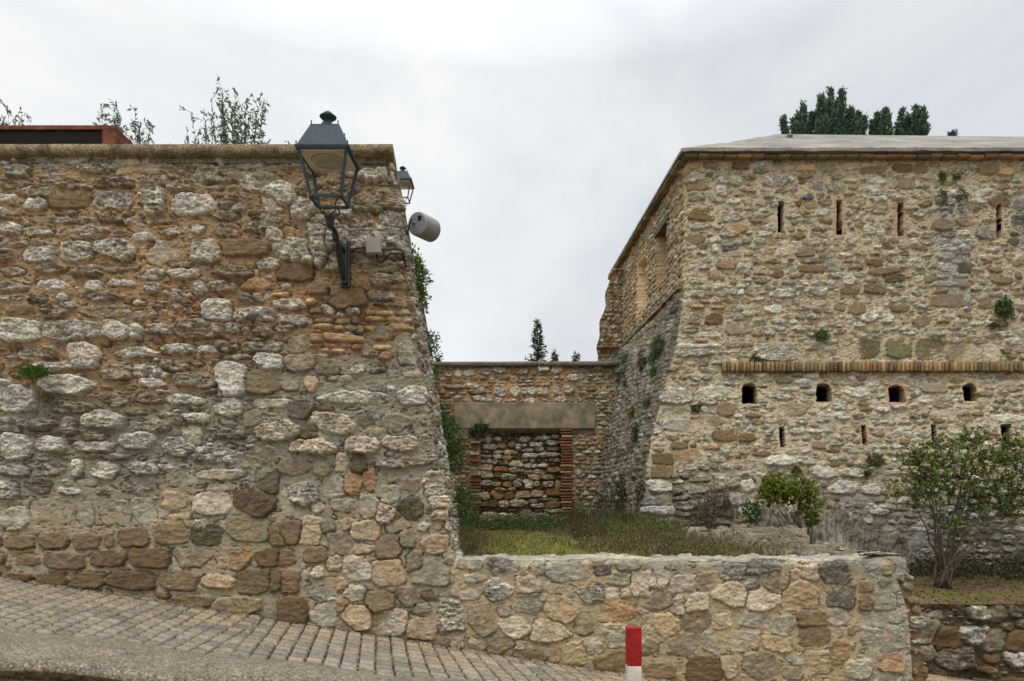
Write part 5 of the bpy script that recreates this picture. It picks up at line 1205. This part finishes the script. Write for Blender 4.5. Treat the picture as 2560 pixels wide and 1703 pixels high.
bush('lilac_bush', (bs.x, 10.0, float(bedz(np.array(bs.x), np.array(10.0)))), [BV(2150, 1075, 10, 66, 50), BV(2235, 1040, 10, 70, 44), BV(2190, 1120, 10.1, 80, 48), BV(2300, 1085, 10, 60, 60), BV(2370, 1070, 10, 50, 70), BV(2100, 1130, 9.9, 45, 48), BV(2270, 1155, 10.2, 75, 42), BV(2345, 1150, 10, 50, 40), BV(2330, 1020, 10, 30, 26), BV(2110, 1050, 9.9, 40, 34), BV(2190, 1205, 9.9, 45, 35), BV(2232, 1002, 10, 26, 22), BV(2420, 1130, 10.1, 60, 60), BV(2160, 1020, 10, 24, 24)],
     900, 8, .054, LG, 'tall multi-stemmed lilac bush with sparse green leaves in the planting bed', 'bush', 17, .12, .021, [(64, 30, 44), (48, 26, 34)])
bs = PV(1832, 1232, 11.0)
bush('small_bush', (bs.x, 11.0, bs.z - .05), [BV(1785, 1118, 11, 38, 30), BV(1838, 1122, 11, 44, 32), BV(1860, 1160, 11, 32, 34), BV(1765, 1138, 11, 24, 24), BV(1868, 1195, 10.9, 16, 16), BV(1810, 1135, 11, 44, 26)],
     520, 10, .050, LO, 'small rounded bush with thin bare stems growing on the broken wall rubble', 'bush', 22, .22, .010, None)
q = PV(1730, 1182, 11.3); tuft('leafy_plant', q, .17, .20, 800, .04, [(54, 92, 38), (70, 108, 48)], 'low bright green herb just left of the small bush', 'plant')
gd = np.random.default_rng(8)
ds = empty('dry_shrub', PV(1645, 1262, 11.75), 'dead grey twiggy shrub hanging on the wall foot between the corner and the small bush', 'shrub')
mb = MB(); tp_ = []
for k in range(230):
    x0 = gd.uniform(-.36, .36); z0 = gd.uniform(0, .9) * (1 - abs(x0)); q0 = Vector((x0, gd.uniform(-.12, .2), z0)); q1 = q0 + Vector((gd.normal(0, .07), gd.normal(0, .05), gd.uniform(.12, .38))); q2 = q1 + Vector((gd.normal(0, .08), gd.normal(0, .05), gd.uniform(-.05, .14)))
    mb.tube([q0, q1, q2], [.005, .0035, .0015], 4, False); tp_ += [q0.lerp(q1, gd.random()) for _ in range(7)] + [q1.lerp(q2, gd.random()) for _ in range(5)]
mb.build('branches', M_BARK, None, True).parent = ds
leafmesh('dead_leaves', [tuple(v) for v in tp_], gd.normal(0, 1, (len(tp_), 3)), .035, .35, [(120, 108, 92), (92, 80, 66), (146, 134, 116), (70, 60, 50)], None, r=gd).parent = ds
# olive trees behind the left wall
def olive(base, tips, label):
    g = np.random.default_rng(int(abs(base[0]) * 50)); r_ = empty('olive_tree', base, label, 'olive tree', 'olive trees behind the left wall'); base = Vector(base)
    mb = MB(); cr = Vector((0, 0, .55)); mb.tube([(0, 0, -.05), (.03, .02, .25), tuple(cr)], [.07, .05, .04], 8); mb.build('trunk', M_BARK, None, True).parent = r_
    mb = MB(); pos = []; dr = []
    for tp in tips:
        tp = Vector(tp) - base
        for rep in range(1 + (g.random() < .45)):
            e = tp + Vector((g.normal(0, .05), g.normal(0, .1), -abs(g.normal(0, .06)) * (rep)))
            st_ = cr.lerp(Vector((e.x * .75, e.y, cr.z + .1)), .7); pts = []
            for i in range(13):
                t = i / 12; q = st_.lerp(e, t) + Vector((.10 * math.sin(t * 3 + e.x * 5) * (1 - t), 0, .1 * math.sin(t * 3.1) * (1 - t))); pts.append(q)
            mb.tube([cr * .9] + pts, [.012] + [max(.007 * (1 - i / 13), .0018) for i in range(13)], 5)
            for i in range(3, 13):
                for k in range(8):
                    a = pts[i - 1].lerp(pts[i], g.random()); ax_ = (pts[i] - pts[i - 1]).normalized(); pos.append(tuple(a)); dr.append(tuple(ax_ * 1.0 + Vector(tuple(g.normal(0, .55, 3)))))
                if i > 4 and g.random() < .9:      # side twig
                    sdv = Vector(tuple(g.normal(0, 1, 3))).normalized(); b2 = pts[i] + sdv * g.uniform(.06, .16) + Vector((0, 0, .04)); mb.tube([pts[i], b2], [.0025, .0012], 4)
                    for k in range(6): pos.append(tuple(pts[i].lerp(b2, g.uniform(.2, 1.05)))); dr.append(tuple(sdv + Vector(tuple(g.normal(0, .5, 3)))))
    mb.build('branches', M_BARK, None, True).parent = r_
    leafmesh('foliage', pos, dr, .066, .34, [(104, 116, 90), (128, 138, 114), (80, 92, 66)], None, r=g, jit=.1).parent = r_
YO = 9.6
for bx, tips, lab in ((45, [(28, 280), (36, 266), (50, 262), (62, 278), (48, 290)], 'little olive sprigs above the rusty steel box at the far left'),
        (300, [(232, 262), (240, 252), (262, 252), (278, 258), (300, 248), (290, 275), (268, 280), (310, 282), (332, 292), (345, 280), (352, 300), (374, 316), (250, 290), (330, 315), (300, 305)], 'sparse olive tree right of the rusty steel box'),
        (530, [(430, 312), (440, 296), (456, 262), (462, 290), (482, 258), (498, 250), (512, 206), (505, 228), (522, 232), (545, 240), (535, 215), (565, 222), (575, 235), (602, 236), (608, 232), (590, 262), (560, 262), (530, 268), (598, 296), (620, 316), (560, 300), (500, 300), (650, 322), (520, 250), (545, 280), (580, 290), (478, 305)], 'largest olive tree rising above the coping left of the lantern')):
    b0 = PV(bx, 400, YO); olive((b0.x, YO, 4.5), [tuple(PV(x, y, YO)) for x, y in tips], lab)
# conifers
def conifer(base, spires, Y, label, group=None, leafcol=((76, 98, 80), (92, 114, 94), (60, 84, 66), (108, 126, 104)), bottom=330, dens=1.0, leaf=.125, name='conifer', wide=.30):
    g = np.random.default_rng(int(abs(base[0]) * 37)); r_ = empty(name, base, label, 'conifer', group); base = Vector(base)
    sp = [(PV(x, y, Y + g.uniform(-.7, .7)) - base, w_ * 1.4 * Y / F) for x, y, w_ in spires]
    zl = PV(0, bottom, Y).z - base.z; H = max(s_[0].z for s_ in sp)
    mb = MB(); mb.tube([(0, 0, -.1), (.05, 0, zl * .5), (0, 0, zl)], [.28 * wide * 3, .2 * wide * 3, .12], 10); mb.build('trunk', M_BARK, None, True).parent = r_
    mb = MB(); pos = []; dr = []; sz = []
    for tip, w_ in sp:
        h = tip.z - zl + 1.0; n = int(240 * dens * max(1, h * w_ * 5)); st_ = Vector((tip.x * .75, tip.y, tip.z - h))
        mb.tube([(0, 0, zl * .6), st_, st_.lerp(tip, .5), tip], [.07, .05, .03, .01], 5)
        for k in range(n):
            t = g.random() ** .8; c = tip.lerp(st_, t); R_ = w_ * (.05 + .95 * min(1, t * 1.35)) * (.75 + .4 * math.sin(t * 23 + tip.x * 3))
            a = g.random() * 6.283; rr_ = R_ * g.uniform(.35, 1.08)
            o_ = Vector((math.cos(a), math.sin(a), 0)); e = c + o_ * rr_
            for j in range(5): pos.append(tuple(e + Vector(tuple(g.normal(0, .035, 3))))); dr.append(tuple(o_ * .7 + Vector((0, 0, .9)))); 
    mb.build('branches', M_BARK, None, True).parent = r_
    leafmesh('foliage', pos, dr, leaf, .42, leafcol, None, r=g, jit=.4).parent = r_
YT = 23.0
for bx, sp, lab in ((1900, [(1801, 268, 8), (1825, 272, 7), (1848, 240, 11), (1868, 262, 12), (1890, 222, 13), (1905, 232, 14), (1912, 207, 9), (1938, 209, 11), (1930, 235, 18), (1958, 250, 14), (1975, 262, 12), (1990, 268, 8), (1838, 262, 12), (1880, 262, 16)], 'tallest bushy dark conifer behind the hipped roof'),
        (2022, [(2008, 280, 10), (2020, 262, 9), (2038, 250, 10), (2045, 262, 9), (2030, 275, 14)], 'middle dark conifer behind the roof with a single leaning top'),
        (2100, [(2075, 254, 7), (2088, 268, 12), (2108, 248, 8), (2125, 252, 9), (2118, 262, 12), (2100, 270, 14), (2065, 285, 9)], 'rightmost dark conifer behind the roof with a forked spreading top')):
    b0 = PV(bx, 400, YT); conifer((b0.x, YT, .6), sp, YT, lab, 'conifers behind the fortress roof', bottom=345)
c = PV(2190, 310, 23.0); conifer((c.x, 23.0, .6), [(2190, 308, 3), (2195, 310, 2)], 23.0, 'tip of a conifer barely showing over the roof ridge at right', 'conifers behind the fortress roof', bottom=330)
YC = 34.0
def fir(x, y, Y, wpx, label, lc):
    tip = PV(x, y, Y); g = np.random.default_rng(int(x)); base = Vector((tip.x, Y, .6)); r_ = empty('spruce_tree', base, label, 'spruce', 'distant conifers over the rear wall')
    H = tip.z - .6; mb = MB(); mb.tube([(0, 0, -.1), (0, 0, H * .5), (0, 0, H)], [.25, .14, .01], 8); mb.build('trunk', M_BARK, None, True).parent = r_
    pos = []; dr = []; wm = wpx * 1.0862 * Y / F; vis = 1.9 * wpx / 20; z = H
    k = 0
    while z > H - 6:
        t = (H - z); Lr = min(wm * (t / vis) ** .9, wm * 2.6) + .03
        for b_ in range(6):
            a = g.random() * 6.283; L_ = Lr * g.uniform(.55, 1.2)
            for j in range(int(6 + L_ * 22)):
                s_ = g.random(); q = Vector((math.cos(a) * L_ * s_, math.sin(a) * L_ * s_, z - .18 * L_ * s_ + .10 * s_ ** 3)); pos.append(tuple(q + Vector(tuple(g.normal(0, .04, 3))))); dr.append((math.cos(a), math.sin(a), -.15 + .4 * s_))
        z -= g.uniform(.09, .15)
    leafmesh('foliage', pos, dr, .17, .35, lc, None, r=g, jit=.5).parent = r_
SC = [(54, 64, 36), (72, 80, 44), (40, 50, 30), (92, 92, 56)]
fir(1237, 741, YC, 20, 'slender dark spruce standing alone above the rear wall coping', SC)
fir(1278, 815, YC, 7, 'tiny conifer tip just right of the slender spruce', SC)
fir(1327, 818, YC, 9, 'small rounded conifer tip nearest the fortress above the rear coping', DG)
fir(1010, 822, YC, 14, 'dark conifer tip in the left corner above the rear coping', DG)
# weeds and grass on the terrace
def blades(name, n, region, hgt, cols, label, cat=None, w_=.006, lean=.35, zf=tz, r=rng, clump=0):
    pos = []
    while len(pos) < n:
        x, y = region(r); pos.append((x, y))
        if clump:
            for _ in range(clump): pos.append((x + r.normal(0, .035), y + r.normal(0, .035)))
    pos = np.array(pos[:n]); z = zf(pos[:, 0], pos[:, 1]); h = hgt(pos[:, 0], pos[:, 1]) * r.uniform(.4, 1.15, n)
    a = r.uniform(0, 6.283, n); dx = np.cos(a); dy = np.sin(a); lx = r.normal(0, lean, n) * h; ly = r.normal(0, lean, n) * h; ww = w_ * r.uniform(.6, 1.4, n)
    b = np.stack([pos[:, 0], pos[:, 1], z - .01], 1); sd_ = np.stack([dx * ww, dy * ww, 0 * dx], 1)
    m = b + np.stack([lx * .35, ly * .35, h * .55], 1); t = b + np.stack([lx, ly, h], 1)
    V = np.stack([b - sd_, b + sd_, m + sd_ * .7, t, m - sd_ * .7], 1).reshape(-1, 3); i0 = np.arange(n)[:, None] * 5
    tri = np.concatenate([i0 + [0, 1, 2], i0 + [0, 2, 4], i0 + [4, 2, 3]])
    cc = lin(np.array(cols, float)); c = cc[r.integers(0, len(cc), n)] * r.uniform(.6, 1.35, (n, 1))
    o = mesh_np(name, V, tri, M_LEAF, None, np.repeat(c, 5, 0), smooth=False); tag(o, label, cat, kind='stuff'); return o
def reg(x0, x1, y0, y1, f=None):
    def q(r):
        while True:
            x = r.uniform(x0, x1); y = r.uniform(y0, y1)
            if f is None or f(x, y) > r.random(): return x, y
    return q
lft = lambda Y: -.53 + SK * (Y - 6.5)
inside = lambda x, y: 1.0 if lft(y) < x < (3.4 if y < 9 else 2.6 - .05 * (y - 9)) else 0
def herbs(name, n, region, hgt, size, cols, label, cat, zf=tz, clump=14, sp=.07, asp=.5, r=np.random.default_rng(77)):
    pos = []
    while len(pos) < n:
        x, y = region(r); h = hgt(x, y) * r.uniform(.4, 1.2)
        for _ in range(clump):
            t = r.random() ** .7; pos.append((x + r.normal(0, sp) * (1.2 - t * .6), y + r.normal(0, sp), h * t))
    pos = np.array(pos[:n]); pos[:, 2] += zf(pos[:, 0], pos[:, 1])
    d = np.column_stack([r.normal(0, .7, (n, 2)), r.uniform(.1, 1.2, n)])
    o = leafmesh(name, pos, d, size, asp, cols, None, r=r); tag(o, label, cat, kind='stuff'); return o
dl = lambda x, y: x - lft(y)
blades('grass', 12000, reg(-1.3, 2.6, 7.2, 13, lambda x, y: inside(x, y) * math.exp(-((x - .35) / .8) ** 2)), lambda x, y: .06 + 0 * x, [(146, 148, 60), (122, 130, 52), (162, 150, 92), (126, 108, 66)], 'short yellow green grass in the middle of the terrace', 'grass', .004, lean=.7)
DRY = [(108, 84, 54), (122, 98, 62), (84, 66, 46), (136, 118, 78), (88, 92, 50), (76, 88, 42)]
blades('dry_stalks', 5200, reg(-1.3, 3.2, 7.0, 12.0, lambda x, y: inside(x, y) * min(1, .04 + math.exp(-(dl(x, y) / .35) ** 2) + (.7 if x > 1.2 + .5 * math.sin(y * 2) else 0))), lambda x, y: .12 + .14 * np.abs(np.sin(x * 7 + y * 3)), DRY, 'thin dry stalks along the edges of the terrace', 'weeds', .0028, lean=.5, clump=6)
herbs('dry_weeds', 20000, reg(-1.3, 3.3, 7.0, 12.0, lambda x, y: (x < 2.55) * (math.sin(x * 9 + y * 3) + math.sin(y * 7 - x * 4) > -.5) * inside(x, y) * min(1, .03 + math.exp(-(dl(x, y) / .28) ** 2) + (.9 if x > 1.25 + .5 * math.sin(y * 2) else 0))), lambda x, y: .06 + .22 * abs(math.sin(x * 6 + y * 2)) * abs(math.sin(x * 2.3 + y)), .024, DRY, 'reddish brown dry weeds along the edges of the terrace', 'weeds')
herbs('green_weeds', 22000, reg(-1.5, 3.2, 7.2, 15.3, lambda x, y: inside(x, y) * (1.0 if y > 13.0 else .5 if (2.5 > x > 1.7 and math.sin(x * 5 + y * 4) > .2) else .03)), lambda x, y: (.16 if y < 13 else .26) * (.3 + abs(math.sin(x * 4.3 + y))) * (1.5 if x > 1.3 else 1), .038, [(60, 82, 36), (78, 100, 44), (48, 64, 32), (88, 94, 54)], 'green leafy weeds on the terrace, thickest at the foot of the rear wall', 'weeds')
blades('tall_weeds', 1900, reg(1.0, 2.6, 10.5, 14.5, lambda x, y: inside(x, y)), lambda x, y: .22 + .32 * np.abs(np.sin(x * 5 + y * 2)), [(66, 62, 42), (82, 70, 48), (60, 70, 38), (94, 78, 54)], 'tall dry stems in the corner of the terrace below the shaded slope', 'weeds', .005, lean=.25, clump=5)
herbs('corner_weeds', 16000, reg(1.5, 3.1, 10.2, 12.0, lambda x, y: inside(x, y)), lambda x, y: .12 + .12 * abs(math.sin(x * 5)), .034, [(64, 92, 38), (84, 112, 46), (100, 84, 50), (96, 108, 58)], 'mixed weeds at the foot of the fortress corner', 'weeds')
herbs('bed_growth', 16000, reg(5.6, 10.2, 10.9, 12.1, lambda x, y: (1.0 if x > 6.8 else .4) * (1 if y > 11.5 else .25)), lambda x, y: .10 + .22 * abs(math.sin(x * 2.3)) ** 2, .05, [(58, 58, 36), (72, 70, 44), (48, 46, 32), (84, 80, 50)], 'dark low growth along the shaded foot of the fortress', 'undergrowth', zf=bedz)
g2 = np.random.default_rng(3); n = 2600
xy = np.stack([g2.uniform(4.2, 10, n), 8.5 + 3.6 * g2.random(n)], 1)
leafmesh('leaf_litter', np.column_stack([xy, bedz(xy[:, 0], xy[:, 1]) + .012]), np.column_stack([g2.normal(0, 1, (n, 2)), g2.normal(0, .15, n)]), .045, .5, [(96, 70, 46), (74, 54, 38), (120, 92, 60), (60, 48, 36)], None, r=g2); tag(bpy.data.objects['leaf_litter'], 'dead brown leaves scattered over the planting bed', 'leaf litter', kind='stuff')
n = 2600; xx = g2.uniform(-5, 1.6, n); yy = 6.46 - np.abs(g2.normal(0, .035, n)); 
leafmesh('foot_litter', np.column_stack([xx, yy, gz(xx, yy) + .018]), np.column_stack([g2.normal(0, 1, (n, 2)), g2.normal(0, .3, n)]), .016, .5, [(110, 80, 50), (84, 60, 40), (140, 120, 90), (60, 48, 36)], None, r=g2); tag(bpy.data.objects['foot_litter'], 'dry debris gathered where the pavement meets the wall', 'debris', kind='stuff')
